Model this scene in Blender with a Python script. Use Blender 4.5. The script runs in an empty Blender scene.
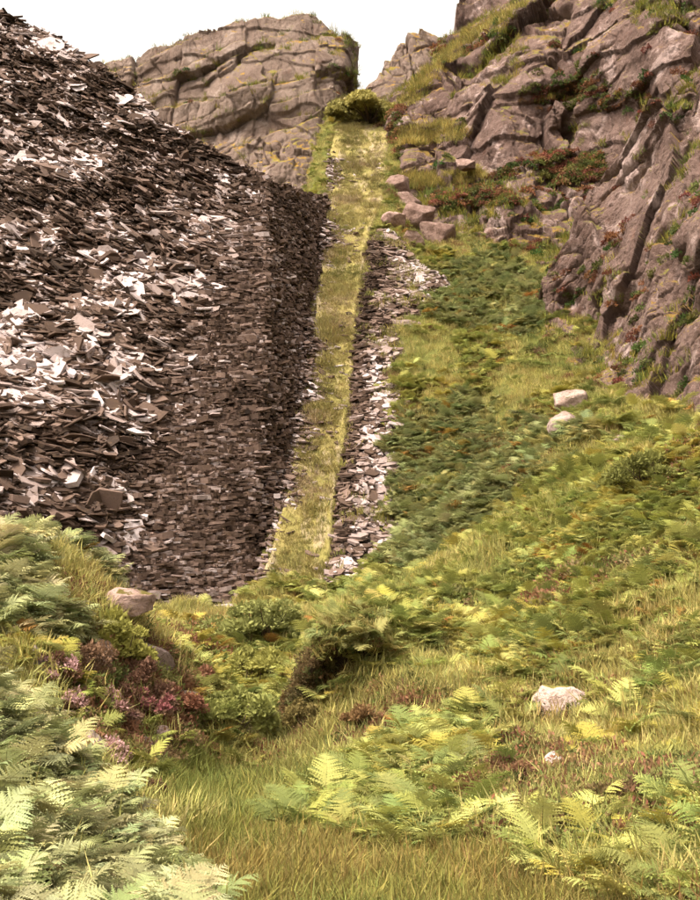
import bpy, math, random, time
import numpy as np
from mathutils import Vector, Matrix, Euler
T0 = time.time()
random.seed(7); rng = np.random.default_rng(11)
R = math.radians
S = bpy.context.scene
COL = S.collection

# ------------------------------------------------------------------ camera, sky, sun, exposure
EYE = 1.6; FPX = 1236.0; PITCH = R(7.83)
cam_d = bpy.data.cameras.new('camera'); cam = bpy.data.objects.new('camera', cam_d); COL.objects.link(cam)
cam.location = (0, 0, EYE); cam.rotation_euler = (R(90) + PITCH, 0, 0)
cam_d.sensor_fit = 'VERTICAL'; cam_d.angle = 2 * math.atan(450 / FPX)
cam_d.clip_start = 0.1; cam_d.clip_end = 2000
S.camera = cam

SUN_EL, SUN_AZ = 56, -128          # degrees; azimuth from +Y (view direction), negative = to the left
w = bpy.data.worlds.new('World'); S.world = w; w.use_nodes = True
nt = w.node_tree; nt.nodes.clear()
sky = nt.nodes.new('ShaderNodeTexSky'); sky.sky_type = 'NISHITA'; sky.sun_disc = False
sky.sun_elevation = R(SUN_EL); sky.sun_rotation = R(SUN_AZ)
sky.air_density = 1.0; sky.dust_density = 6.0; sky.ozone_density = 1.0
hs = nt.nodes.new('ShaderNodeHueSaturation'); hs.inputs['Saturation'].default_value = 0.05; hs.inputs['Value'].default_value = 1.0
bg = nt.nodes.new('ShaderNodeBackground'); bg.inputs['Strength'].default_value = 0.14
wo = nt.nodes.new('ShaderNodeOutputWorld')
nt.links.new(sky.outputs[0], hs.inputs['Color']); cloud = nt.nodes.new('ShaderNodeMix'); cloud.data_type = 'RGBA'; cloud.blend_type = 'MULTIPLY'; cloud.inputs[0].default_value = 1
cloud.inputs[7].default_value = (1.0, .94, .87, 1)      # even warm-white cloud
nt.links.new(hs.outputs[0], cloud.inputs[6]); nt.links.new(cloud.outputs[2], bg.inputs['Color']); nt.links.new(bg.outputs[0], wo.inputs['Surface'])

sun_d = bpy.data.lights.new('sun', 'SUN'); sun = bpy.data.objects.new('sun', sun_d); COL.objects.link(sun)
sun_d.energy = 1.5; sun_d.angle = R(12); sun_d.color = (1.0, 0.90, 0.77)
sv = Vector((math.sin(R(SUN_AZ)) * math.cos(R(SUN_EL)), math.cos(R(SUN_AZ)) * math.cos(R(SUN_EL)), math.sin(R(SUN_EL))))
sun.rotation_euler = sv.to_track_quat('Z', 'Y').to_euler()
sun.location = (0, 0, 80)

S.view_settings.view_transform = 'Standard'; S.view_settings.look = 'None'
S.view_settings.exposure = 1.8; S.view_settings.gamma = 1.0; S.view_settings.use_curve_mapping = False

S.cycles.use_adaptive_sampling = True; S.cycles.adaptive_threshold = 0.04; S.cycles.max_bounces = 3; S.cycles.diffuse_bounces = 2; S.cycles.glossy_bounces = 1; S.cycles.transmission_bounces = 2; S.cycles.transparent_max_bounces = 4

# ------------------------------------------------------------------ maths helpers
CP, SP = math.cos(PITCH), math.sin(PITCH)
def un(px, py, Y):
    """pixel of the 700x900 photograph + distance north -> world point(s)"""
    px = np.asarray(px, float); py = np.asarray(py, float); Y = np.asarray(Y, float)
    a = (px - 350) / FPX; b = (450 - py) / FPX
    dy = CP - b * SP; dz = SP + b * CP
    t = Y / dy
    return np.stack([a * t, Y + 0 * t, EYE + dz * t], -1)
def proj(P):
    P = np.asarray(P, float)
    y = P[..., 1]; z = P[..., 2] - EYE
    d = y * CP + z * SP; u = -y * SP + z * CP
    d = np.where(d < .05, .05, d)
    return 350 + FPX * P[..., 0] / d, 450 - FPX * u / d, d
def pl(x, pts):
    pts = sorted(pts); return np.interp(x, [p[0] for p in pts], [p[1] for p in pts])
def ss(a, b, x):
    t = np.clip((np.asarray(x, float) - a) / (b - a), 0, 1); return t * t * (3 - 2 * t)

def _h(i, j, k, s):
    n = (i * 374761393 + j * 668265263 + k * 2147483647 + s * 1274126177) & 0xffffffff
    n = ((n ^ (n >> 13)) * 1274126177) & 0xffffffff
    n = ((n ^ (n >> 16)) * 2246822519) & 0xffffffff
    return ((n ^ (n >> 15)) & 0xffffff) / float(0xffffff)
def vn(p, s=0):
    p = np.asarray(p, float); f = np.floor(p).astype(np.int64); t = p - f; t = t * t * t * (t * (t * 6 - 15) + 10)
    out = 0
    for dx in (0, 1):
        for dy in (0, 1):
            for dz in (0, 1):
                wgt = (t[..., 0] if dx else 1 - t[..., 0]) * (t[..., 1] if dy else 1 - t[..., 1]) * (t[..., 2] if dz else 1 - t[..., 2])
                out = out + wgt * _h(f[..., 0] + dx, f[..., 1] + dy, f[..., 2] + dz, s)
    return out
def fbm(p, o=4, s=0, gain=.5):
    a, t, r = 1.0, 0.0, 0
    p = np.asarray(p, float)
    for i in range(o):
        r = r + a * (vn(p * 2.03 ** i + 17.3 * i, s + i) - .5); t += a; a *= gain
    return r / t * 2
def worley(p, s=0):
    """distances to the two nearest cell points, a random number per cell and a random flat tilt per cell"""
    f = np.floor(p).astype(np.int64)
    F1 = np.full(p.shape[:-1], 9.); F2 = F1.copy(); I = np.zeros(p.shape[:-1]); TL = np.zeros(p.shape[:-1])
    for dx in (-1, 0, 1):
        for dy in (-1, 0, 1):
            for dz in (-1, 0, 1):
                c = f + np.array([dx, dy, dz])
                q = [p[..., k] - c[..., k] - _h(c[..., 0], c[..., 1], c[..., 2], s + 5 + k) for k in range(3)]
                d = np.sqrt(sum(q[k] ** 2 for k in range(3)))
                m = d < F1
                rnd = _h(c[..., 0], c[..., 1], c[..., 2], s + 9)
                tl = sum(q[k] * (_h(c[..., 0], c[..., 1], c[..., 2], s + 11 + k) - .5) for k in range(3)) * 2
                F2 = np.where(m, F1, np.minimum(F2, d)); I = np.where(m, rnd, I); TL = np.where(m, tl, TL); F1 = np.where(m, d, F1)
    return F1, F2, I, TL
class TPS:
    def __init__(s, xy, v, lam=0.0):
        s.xy = np.asarray(xy, float); n = len(s.xy)
        K = s.k(s.xy, s.xy) + lam * np.eye(n); P = np.c_[np.ones(n), s.xy]
        A = np.block([[K, P], [P.T, np.zeros((3, 3))]])
        s.c = np.linalg.solve(A, np.r_[np.asarray(v, float), 0, 0, 0])
    def k(s, a, b):
        d2 = ((a[:, None, :] - b[None]) ** 2).sum(-1)
        return d2 * np.log(d2 + 1e-9) * .5
    def __call__(s, x, y):
        x = np.asarray(x, float); sh = x.shape; q = np.c_[x.ravel(), np.asarray(y, float).ravel()]
        out = np.empty(len(q))
        for i in range(0, len(q), 40000):
            b = q[i:i + 40000]; out[i:i + 40000] = s.k(b, s.xy) @ s.c[:-3] + s.c[-3] + b @ s.c[-2:]
        return out.reshape(sh)

# ------------------------------------------------------------------ mesh / object helpers
def mesh_np(name, V, faces_list, smooth=False, attrs=None):
    """faces_list: list of (n,k) index arrays"""
    me = bpy.data.meshes.new(name); V = np.asarray(V, np.float32)
    me.vertices.add(len(V)); me.vertices.foreach_set('co', V.ravel())
    nl = sum(f.size for f in faces_list); npoly = sum(len(f) for f in faces_list)
    me.loops.add(nl); me.polygons.add(npoly)
    me.loops.foreach_set('vertex_index', np.concatenate([f.ravel() for f in faces_list]).astype(np.int32))
    tot = np.concatenate([np.full(len(f), f.shape[1], np.int32) for f in faces_list])
    st = np.r_[0, np.cumsum(tot)[:-1]].astype(np.int32)
    me.polygons.foreach_set('loop_start', st)
    try: me.polygons.foreach_set('loop_total', tot)
    except Exception: pass
    if attrs:
        for k, a in attrs.items():
            a = np.asarray(a, np.float32)
            if a.ndim == 1:
                at = me.attributes.new(k, 'FLOAT', 'POINT'); at.data.foreach_set('value', a)
            else:
                at = me.attributes.new(k, 'FLOAT_VECTOR', 'POINT'); at.data.foreach_set('vector', a.ravel())
    me.update(calc_edges=True); me.validate()
    me.polygons.foreach_set('use_smooth', np.full(len(me.polygons), smooth))
    return me
def grid_faces(nu, nv):
    i = np.arange(nu * nv).reshape(nu, nv)
    return np.stack([i[:-1, :-1], i[1:, :-1], i[1:, 1:], i[:-1, 1:]], -1).reshape(-1, 4)
def obj(name, me, mat=None, parent=None, loc=None):
    o = bpy.data.objects.new(name, me); COL.objects.link(o)
    if mat is not None and me is not None and not me.materials: me.materials.append(mat)
    if parent: o.parent = parent
    if loc is not None: o.location = loc
    return o
def tag(o, label=None, cat=None, group=None, kind=None):
    if label: o['label'] = label
    if cat: o['category'] = cat
    if group: o['group'] = group
    if kind: o['kind'] = kind
    return o
def empty(name, loc=(0, 0, 0)):
    o = bpy.data.objects.new(name, None); COL.objects.link(o); o.location = loc; o.empty_display_size = .2; return o
class Parts:
    """collects tri/quad soup with a tone attribute"""
    def __init__(s): s.v = []; s.q = []; s.t = []; s.a = []; s.n = 0
    def add(s, V, tris=None, quads=None, a=0.5):
        V = np.asarray(V, float); 
        if tris is not None and len(tris): s.t.append(np.asarray(tris) + s.n)
        if quads is not None and len(quads): s.q.append(np.asarray(quads) + s.n)
        s.v.append(V); s.a.append(np.full(len(V), a) if np.isscalar(a) else np.asarray(a)); s.n += len(V)
    def mesh(s, name, smooth=False, attr='tone'):
        fl = ([np.concatenate(s.t)] if s.t else []) + ([np.concatenate(s.q)] if s.q else [])
        return mesh_np(name, np.concatenate(s.v), fl, smooth, {attr: np.concatenate(s.a)})

# ------------------------------------------------------------------ materials
class Mat:
    def __init__(s, name, rough=.9, spec=.15):
        s.m = bpy.data.materials.new(name); s.m.use_nodes = True; s.t = s.m.node_tree; s.N = s.t.nodes; s.L = s.t.links
        s.b = s.N['Principled BSDF']; s.b.inputs['Roughness'].default_value = rough; s.b.inputs['Specular IOR Level'].default_value = spec
        s.out = s.N['Material Output']
    def n(s, ty, **kw):
        o = s.N.new(ty)
        for k, v in kw.items():
            if hasattr(o, k): setattr(o, k, v)
            else: o.inputs[k].default_value = v
        return o
    def link(s, a, b): s.L.new(a, b)
    def coord(s, scale=(1, 1, 1), obj=False):
        m = s.n('ShaderNodeMapping'); m.inputs['Scale'].default_value = scale
        g = s.n('ShaderNodeNewGeometry') if not obj else s.n('ShaderNodeTexCoord')
        s.link(g.outputs['Position'] if not obj else g.outputs['Object'], m.inputs['Vector']); return m.outputs[0]
    def noise(s, scale, vec=None, detail=5, rough=.6, dist=0):
        o = s.n('ShaderNodeTexNoise'); o.inputs['Scale'].default_value = scale; o.inputs['Detail'].default_value = detail
        o.inputs['Roughness'].default_value = rough; o.inputs['Distortion'].default_value = dist
        if vec is not None: s.link(vec, o.inputs['Vector'])
        return o.outputs['Fac']
    def ramp(s, fac, stops):
        o = s.n('ShaderNodeValToRGB'); e = o.color_ramp.elements
        while len(e) < len(stops): e.new(.5)
        for i, (p, c) in enumerate(stops):
            e[i].position = p; e[i].color = (*(c if len(c) == 3 else c[:3]), 1) if not np.isscalar(c) else (c, c, c, 1)
        s.link(fac, o.inputs[0]); return o.outputs[0]
    def mix(s, fac, a, b, mode='MIX'):
        o = s.n('ShaderNodeMix', data_type='RGBA', blend_type=mode)
        for sock, v in ((o.inputs[0], fac), (o.inputs[6], a), (o.inputs[7], b)):
            if hasattr(v, 'links'): s.link(v, sock)
            elif np.isscalar(v): sock.default_value = v
            else: sock.default_value = (*v, 1)
        return o.outputs[2]
    def math(s, op, a, b=0.0, clamp=False):
        o = s.n('ShaderNodeMath', operation=op); o.use_clamp = clamp
        for sock, v in ((o.inputs[0], a), (o.inputs[1], b)):
            if hasattr(v, 'links'): s.link(v, sock)
            else: sock.default_value = v
        return o.outputs[0]
    def maprange(s, v, a, b, c=0, d=1):
        o = s.n('ShaderNodeMapRange'); o.interpolation_type = 'SMOOTHSTEP'
        s.link(v, o.inputs[0]); o.inputs[1].default_value = a; o.inputs[2].default_value = b; o.inputs[3].default_value = c; o.inputs[4].default_value = d
        return o.outputs[0]
    def attr(s, name, kind='GEOMETRY', out='Fac'):
        o = s.n('ShaderNodeAttribute'); o.attribute_name = name; o.attribute_type = kind; return o.outputs[out]
    def bump(s, h, strength=.5, dist=.05):
        o = s.n('ShaderNodeBump'); o.inputs['Strength'].default_value = strength; o.inputs['Distance'].default_value = dist
        s.link(h, o.inputs['Height']); s.link(o.outputs[0], s.b.inputs['Normal'])
    def color(s, c):
        if hasattr(c, 'links'): s.link(c, s.b.inputs['Base Color'])
        else: s.b.inputs['Base Color'].default_value = (*c, 1)
    def up(s):
        g = s.n('ShaderNodeNewGeometry'); sp = s.n('ShaderNodeSeparateXYZ'); s.link(g.outputs['Normal'], sp.inputs[0]); return sp.outputs['Z']

def rock_mat(name, c1, c2, pale, moss, mossy=.45):
    M = Mat(name)
    v = M.coord(); vs = M.coord((1, 1, .35))
    n1 = M.noise(.35, v, 6, .62); n2 = M.noise(2.2, vs, 6, .7, .4); n3 = M.noise(9, v, 4, .7)
    c = M.mix(M.maprange(n1, .35, .66), c1, c2)
    c = M.mix(M.math('MULTIPLY', M.maprange(n2, .5, .72), .55), c, tuple(x * .38 for x in c1))
    n4 = M.noise(.42, v, 8, .74, .5)
    c = M.mix(M.math('MULTIPLY', M.maprange(n4, .53, .64), .7), c, pale)
    c = M.mix(M.math('MULTIPLY', M.maprange(M.noise(1.1, M.coord((1.6, 1.6, .28)), 6, .7), .55, .68), .6), c, tuple(x * .45 for x in c1))
    n5 = M.noise(4.5, v, 6, .75)
    c = M.mix(M.math('MULTIPLY', M.maprange(n5, .6, .7), .5), c, tuple(min(1, x * 1.2) for x in pale))
    nr = M.noise(.55, M.coord((1, 1.3, 1)), 5, .6)
    c = M.mix(M.math('MULTIPLY', M.maprange(nr, .62, .72), .35), c, (.15, .06, .035))
    g = M.math('ADD', M.up(), M.math('MULTIPLY', M.math('SUBTRACT', M.noise(.6, v, 6, .65), .5), 1.3))
    gm = M.maprange(g, 1 - mossy, 1 - mossy + .13)
    gc = M.mix(M.maprange(M.noise(.8, v, 4), .4, .6), moss, (moss[0] * 1.45, moss[1] * 1.0, moss[2] * .9))
    c = M.mix(gm, c, gc)
    M.color(c)
    hsum = M.math('ADD', M.math('MULTIPLY', n2, 1.0), M.math('ADD', M.math('MULTIPLY', n3, .35), M.math('MULTIPLY', M.noise(28, v, 3, .6), .12)))
    M.bump(hsum, 1.0, .30)
    return M.m
MROCK = rock_mat('crag_rock', (.100, .060, .047), (.165, .107, .087), (.40, .295, .265), (.13, .11, .028), .38)
MROCK_FAR = rock_mat('crag_rock_far', (.14, .094, .072), (.205, .146, .115), (.29, .22, .182), (.19, .155, .035), .42)
def boulder_mat():
    M = Mat('boulder_rock'); v = M.coord(obj=False)
    n1 = M.noise(2.0, v, 6, .65); n2 = M.noise(9, v, 5, .7)
    c = M.mix(M.maprange(n1, .38, .62), (.34, .26, .225), (.56, .46, .42))
    c = M.mix(M.math('MULTIPLY', M.maprange(n2, .52, .66), .7), c, (.15, .11, .08))
    c = M.mix(M.math('MULTIPLY', M.maprange(M.noise(3.3, v, 6, .75, .8), .58, .66), .7), c, (.62, .56, .5))
    c = M.mix(M.maprange(M.math('ADD', M.up(), M.math('MULTIPLY', M.noise(4, v, 4), 1.0)), 1.42, 1.52), c, (.17, .16, .04))
    info = M.n('ShaderNodeObjectInfo')
    c = M.mix(1.0, c, info.outputs['Color'], 'MULTIPLY')
    M.color(c); M.bump(M.math('ADD', n1, M.math('MULTIPLY', n2, .6)), 1, .12); return M.m
MBOULDER = boulder_mat()
def slate_mat():
    M = Mat('slate', .8, .12); v = M.coord()
    t = M.attr('tone')
    n = M.noise(3.5, v, 5, .7); n2 = M.noise(17, v, 4, .7)
    c = M.ramp(t, [(0, (.015, .009, .006)), (.35, (.070, .043, .030)), (.6, (.155, .102, .080)), (.8, (.30, .235, .217)), (1, (.46, .38, .365))])
    c = M.mix(M.math('MULTIPLY', M.maprange(n, .5, .7), .55), c, (.11, .066, .038))
    c = M.mix(M.math('MULTIPLY', M.maprange(n2, .48, .72), .4), c, (.04, .03, .026))
    # dark end of the ramp is deepened to put shadow into the slate colour
    M.color(c); M.bump(n2, .5, .03); return M.m
MSLATE = slate_mat()
def slate_core_mat():
    M = Mat('slate_core', .95); v = M.coord((1, 1, 3.5))
    n = M.noise(1.6, v, 6, .75)
    M.color(M.mix(M.maprange(n, .4, .7), (.014, .009, .006), (.07, .043, .03))); M.bump(n, 1, .3); return M.m
MCORE = slate_core_mat()
def ground_mat():
    M = Mat('ground_turf', .95, .1); v = M.coord()
    n1 = M.noise(.35, v, 5, .6); n2 = M.noise(1.7, v, 6, .7); n3 = M.noise(12, v, 5, .75)
    c = M.mix(M.maprange(n1, .4, .6), (.19, .17, .04), (.13, .14, .035))
    c = M.mix(M.math('MULTIPLY', M.maprange(n2, .52, .68), .7), c, (.17, .095, .028))
    c = M.mix(M.maprange(n3, .45, .75), c, (.045, .035, .012))
    M.color(c); M.bump(M.math('ADD', n3, n2), 1, .12); return M.m
MGROUND = ground_mat()
def incline_mat():
    M = Mat('incline_turf', .95, .1); v = M.coord(); vl = M.coord((1.6, .35, .35))
    n1 = M.noise(.6, v, 5, .6); n2 = M.noise(1.3, vl, 6, .7); n3 = M.noise(11, v, 5, .75)
    c = M.mix(M.maprange(n1, .38, .62), (.27, .215, .075), (.21, .18, .055))
    c = M.mix(M.math('MULTIPLY', M.maprange(n2, .48, .62), .8), c, (.34, .26, .17))
    c = M.mix(M.math('MULTIPLY', M.maprange(n3, .5, .78), .6), c, (.10, .085, .02))
    M.color(c); M.bump(M.math('ADD', n3, n2), .8, .1); return M.m
MINCL = incline_mat()
def leaf_mat(name, src='INSTANCER', rough=.65, var=.25, transl=.3):
    """src: INSTANCER reads the scatter point's tint, OBJECT reads the object's colour"""
    M = Mat(name, .8, .12)
    if src == 'INSTANCER': c = M.attr('tint', 'INSTANCER', 'Color')
    else: c = M.n('ShaderNodeObjectInfo').outputs['Color']
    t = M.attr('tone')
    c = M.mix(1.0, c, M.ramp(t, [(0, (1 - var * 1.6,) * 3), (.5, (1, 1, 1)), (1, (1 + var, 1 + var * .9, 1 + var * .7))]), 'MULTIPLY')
    M.color(c)
    tr = M.n('ShaderNodeBsdfTranslucent'); M.link(c, tr.inputs['Color'])
    mx = M.n('ShaderNodeMixShader'); mx.inputs[0].default_value = transl
    M.link(M.b.outputs[0], mx.inputs[1]); M.link(tr.outputs[0], mx.inputs[2]); M.link(mx.outputs[0], M.out.inputs['Surface'])
    return M.m
MLEAF_I = leaf_mat('foliage_mass'); MLEAF_O = leaf_mat('foliage', 'OBJECT')
MGRASS_I = leaf_mat('grass_blades', var=.4)
def plain(name, c, rough=.9):
    M = Mat(name, rough); v = M.coord(); M.color(M.mix(M.noise(6, v, 4), tuple(x * .6 for x in c), tuple(x * 1.4 for x in c))); return M.m
MSTEM = plain('woody_stem', (.07, .045, .03))

# ------------------------------------------------------------------ the incline's line
# straight ramp through two sighted points on its floor
A_ = un(292, 598, 40.0); B_ = un(346, 250, 67.0)
SLOPE = (B_[2] - A_[2]) / 27.0
def ramp_z(Y): return A_[2] + SLOPE * (np.asarray(Y, float) - 40.0)
def ramp_Y(py):
    """distance at which the view ray of row py meets the ramp"""
    b = (450 - np.asarray(py, float)) / FPX; k = (SP + b * CP) / (CP - b * SP)
    return (A_[2] - SLOPE * 40 - EYE) / (k - SLOPE)
def edge(pts):
    Y = np.array([float(ramp_Y(p[1])) for p in pts]); X = np.array([float(un(p[0], p[1], y)[0]) for p, y in zip(pts, Y)])
    i = np.argsort(Y); Y = Y[i]; X = X[i]
    return lambda y: np.interp(y, Y, X)
XL = edge([(256, 603), (285, 500), (303, 400), (316, 300), (323, 250), (331, 200), (330, 150), (342, 104)])
XR = edge([(325, 603), (335, 500), (350, 400), (358, 300), (366, 250), (381, 200), (387, 150), (396, 104)])
YTOP = float(ramp_Y(101))

# ------------------------------------------------------------------ ground heightfield
GP = [(280, 622, 31), (200, 650, 22), (215, 622, 34), (345, 612, 35),
      (0, 556, 15.5), (60, 570, 15.5), (112, 592, 15.5), (146, 616, 15.8), (0, 560, 19), (100, 600, 20), (150, 628, 21.5), (60, 660, 13), (60, 722, 11.8), (112, 722, 12.8), (152, 700, 14), (184, 705, 15), (202, 764, 14.6), (150, 778, 13.1), (205, 685, 18), (225, 742, 17),
      (-120, 545, 17), (-120, 640, 13),
      (338, 640, 18), (348, 675, 16.4), (345, 614, 24), (378, 622, 19.5), (398, 680, 15.6), (368, 715, 15.1),
      (400, 775, 12), (450, 715, 14.5), (560, 715, 13.8), (560, 830, 9.3), (700, 770, 10.3), (700, 655, 14), (700, 560, 18),
      (700, 450, 24), (610, 490, 26), (500, 535, 28), (405, 590, 32), (550, 630, 19), (455, 635, 22.5), (625, 570, 20.5), (430, 670, 17.5),
      (800, 430, 24), (800, 560, 17), (800, 700, 12), (950, 520, 20), (950, 380, 30),
      (620, 445, 36), (565, 432, 41), (455, 505, 42), (412, 530, 43), (402, 425, 49.5), (452, 352, 56), (505, 352, 54), (535, 305, 60),
      (600, 395, 47), (690, 425, 39), (432, 285, 65), (485, 265, 69), (395, 205, 77), (455, 210, 78), (800, 450, 36)]
pts = [tuple(un(*g)) for g in GP]
pts += [(-1.05, 16, .0), (-1.15, 18.5, .12), (-1.25, 22, .4), (-1.35, 26, .85), (-.95, 17.2, .04), (0, -12, 0), (-6, -12, .6), (6, -12, .6), (0, 0, 0), (0, 5, 0), (-.6, 7, 0), (1.2, 7.5, .0), (-1.4, 11, 0), (-1.7, 13.6, .0), (-.6, 13, .02), (.3, 10, 0), (.2, 4, 0),
        (-2.4, 7.5, .55), (-3.4, 8.5, 1.0), (-1.6, 5.5, .25), (-3.2, 4, .8), (-6, 8, 1.6), (2.6, 6.5, .25), (3.5, 4, .6), (5, 8, 1.5), (-9, 12, 2.6), (-10, 25, 3.4), (9, 12, 3.4),
        (-10, 44, 2.6), (-20, 44, 2.6), (-10, 58, 7), (-25, 60, 8), (-12, 80, 18), (-30, 80, 18), (-12, 100, 34), (-40, 110, 34), (-20, 130, 34),
        (14, 80, 30), (34, 55, 16), (34, 85, 36), (60, 60, 24), (60, 100, 40), (12, 108, 43), (0, 108, 37), (0, 135, 24), (30, 135, 38), (-60, 60, 10), (-60, 20, 5), (30, 20, 9), (60, 20, 12), (-60, 130, 30), (60, 140, 34)]
for yy in (42, 48, 55, 62, 70, 78, 86, 93): pts.append((float((XL(yy) + XR(yy)) / 2), yy, float(ramp_z(yy))))
pts = np.array(pts)
tps = TPS(pts[:, :2], pts[:, 2], .02)
def ground_z(x, y, lumps=True):
    x = np.asarray(x, float); y = np.asarray(y, float)
    z = tps(x, y)
    if lumps:
        p = np.stack([x, y, 0 * x], -1)
        offf = ss(.15, .8, z + np.where(y > 16, 1, 0)) * ss(3, 6, y + np.abs(x))
        z = z + offf * (fbm(p * .45, 3, 3) * (.42 + .35 * ss(30, 38, y)) + fbm(p * 1.3, 3, 8) * .24)
    wy = ss(38.5, 42, y) * (1 - ss(YTOP - 1, YTOP + 3, y))
    dl = np.where(x < XL(y), XL(y) - x, np.where(x > XR(y), x - XR(y), 0))
    wx = 1 - ss(.4, 3.2, dl)
    z = z - 5.5 * ss(1.0, 3.5, dl) * ss(72, 82, y)
    wx = 1 - ss(.3, 2.0 + 1.2 * (1 - ss(68, 76, y)), dl)
    return z * (1 - wy * wx) + ramp_z(y) * wy * wx
xs = np.sinh(np.linspace(-4.1, 4.1, 330)) * 2.4
ys = np.concatenate([np.linspace(-25, 3, 30)[:-1], 3 + (np.exp(np.linspace(0, 1, 420) * math.log(40)) - 1) / 39 * 170])
gx, gy = np.meshgrid(xs, ys, indexing='ij')
gz = np.clip(ground_z(gx, gy), -3, 60)
G = obj('ground', mesh_np('ground', np.stack([gx, gy, gz], -1).reshape(-1, 3), [grid_faces(len(xs), len(ys))], True), MGROUND)
tag(G, 'rough turf ground of the hollow and the hillside', kind='structure')

# grassy floor of the incline, laid over the ground
yy = np.linspace(39.2, YTOP + .5, 260); uu = np.linspace(-.06, 1.06, 26)
YY, UU = np.meshgrid(yy, uu, indexing='ij')
XX = XL(YY) + (XR(YY) - XL(YY)) * UU + .1 * fbm(np.stack([YY, UU * 3, 0 * YY], -1), 2, 4)
ZZ = ramp_z(YY) + .07 + .16 * fbm(np.stack([XX * .8, YY * .5, 0 * XX], -1), 3, 31) * (np.abs(UU - .5) < .5) + .12 * ss(.25, 0, np.minimum(UU, 1 - UU)) - .05 * np.exp(-((UU - .62) / .2) ** 2)
ZZ = np.maximum(ZZ, ramp_z(YY) + .01) - np.where((UU < 0) | (UU > 1), .25, 0)
P_ = obj('path', mesh_np('path', np.stack([XX, YY, ZZ], -1).reshape(-1, 3), [grid_faces(len(yy), len(uu))[:, ::-1]], True), MINCL)
tag(P_, 'steep grassy incline climbing straight to the notch', kind='structure')

# ------------------------------------------------------------------ crags
def sheet_normals(V):
    du = np.gradient(V, axis=0); dv = np.gradient(V, axis=1)
    n = np.cross(du, dv); n /= np.linalg.norm(n, axis=-1, keepdims=True) + 1e-9
    flip = np.where((n * V).sum(-1, keepdims=True) > 0, -1, 1)
    return n * flip
def joints(q, n1, s1, n2, s2, seed):
    """blocks between two sets of joint planes: step, tilt and open crack"""
    out = []
    for n_, sp, k in ((n1, s1, 0), (n2, s2, 1)):
        n_ = np.array(n_, float); n_ /= np.linalg.norm(n_)
        c = q @ n_ / sp; z0 = 0 * c
        c = c + .75 * vn(np.stack([c * 1.0, z0 + seed, z0 + k], -1), seed) + .55 * fbm(q * .5 / sp, 3, seed + k)
        out.append((np.floor(c).astype(np.int64), c - np.floor(c)))
    (k1, f1), (k2, f2) = out
    f1s = f1; h = lambda j: _h(k1, k2, k1 * 0 + seed, j)
    e = np.minimum(np.minimum(f1, 1 - f1) * s1, np.minimum(f2, 1 - f2) * s2)       # metres to the nearest joint
    return (h(1) - .5), (f1 - .5) * (h(2) - .5) * 2 + (f2 - .5) * (h(3) - .35) * 2, e
def rock_disp(p, amp=1.0, seed=0, stretch=.45, size=6.0, warp=1.5, crack=1.0, n1=(.95, .25, -.18), n2=(-.22, .3, .93)):
    wv = np.stack([fbm(p * .2, 3, 50 + seed), fbm(p * .2, 3, 60 + seed), fbm(p * .2, 3, 70 + seed)], -1)
    q = p + wv * warp
    st, tl, e = joints(q, n1, size * .62, n2, size * .62 / stretch * .75, seed)
    ck = ss(-.25, .35, fbm(p * .3, 3, seed + 55))          # joints open and close along their length
    d = st * 1.7 + tl * 1.3 - crack * (.12 + .7 * ck) * np.exp(-(e / .2) ** 2)
    st, tl, e = joints(q + wv * .4, (n1[0], n1[1], n1[2] + .35), size * .27, n2, size * .27 / stretch * .8, seed + 3)
    m2 = .55 + .55 * ss(-.15, .3, fbm(p * .13, 2, seed + 33))
    d += (st * .55 + tl * .45 - crack * .45 * ck * np.exp(-(e / .11) ** 2)) * m2
    F1, F2, I, TL = worley((p + wv) * np.array([1, .8, stretch]) / (size * 1.1), seed + 7)
    d += (I - .5) * .8 + TL * .9
    st, tl, e = joints(p + wv * .5, (n1[0] - .3, n1[1], n1[2]), size * .1, n2, size * .13, seed + 5)
    m3 = ss(.0, .4, fbm(p * .25, 2, seed + 35))
    d += (st * .13 + tl * .16 - .10 * np.exp(-(e / .05) ** 2)) * (.2 + .8 * m3)
    d += fbm(p * .14, 3, seed + 80) * 1.2 + fbm(p * .6, 6, seed + 90, .62) * .42 + fbm(p * 4, 2, seed + 95) * .03
    return d * amp
CR = {}
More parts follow.
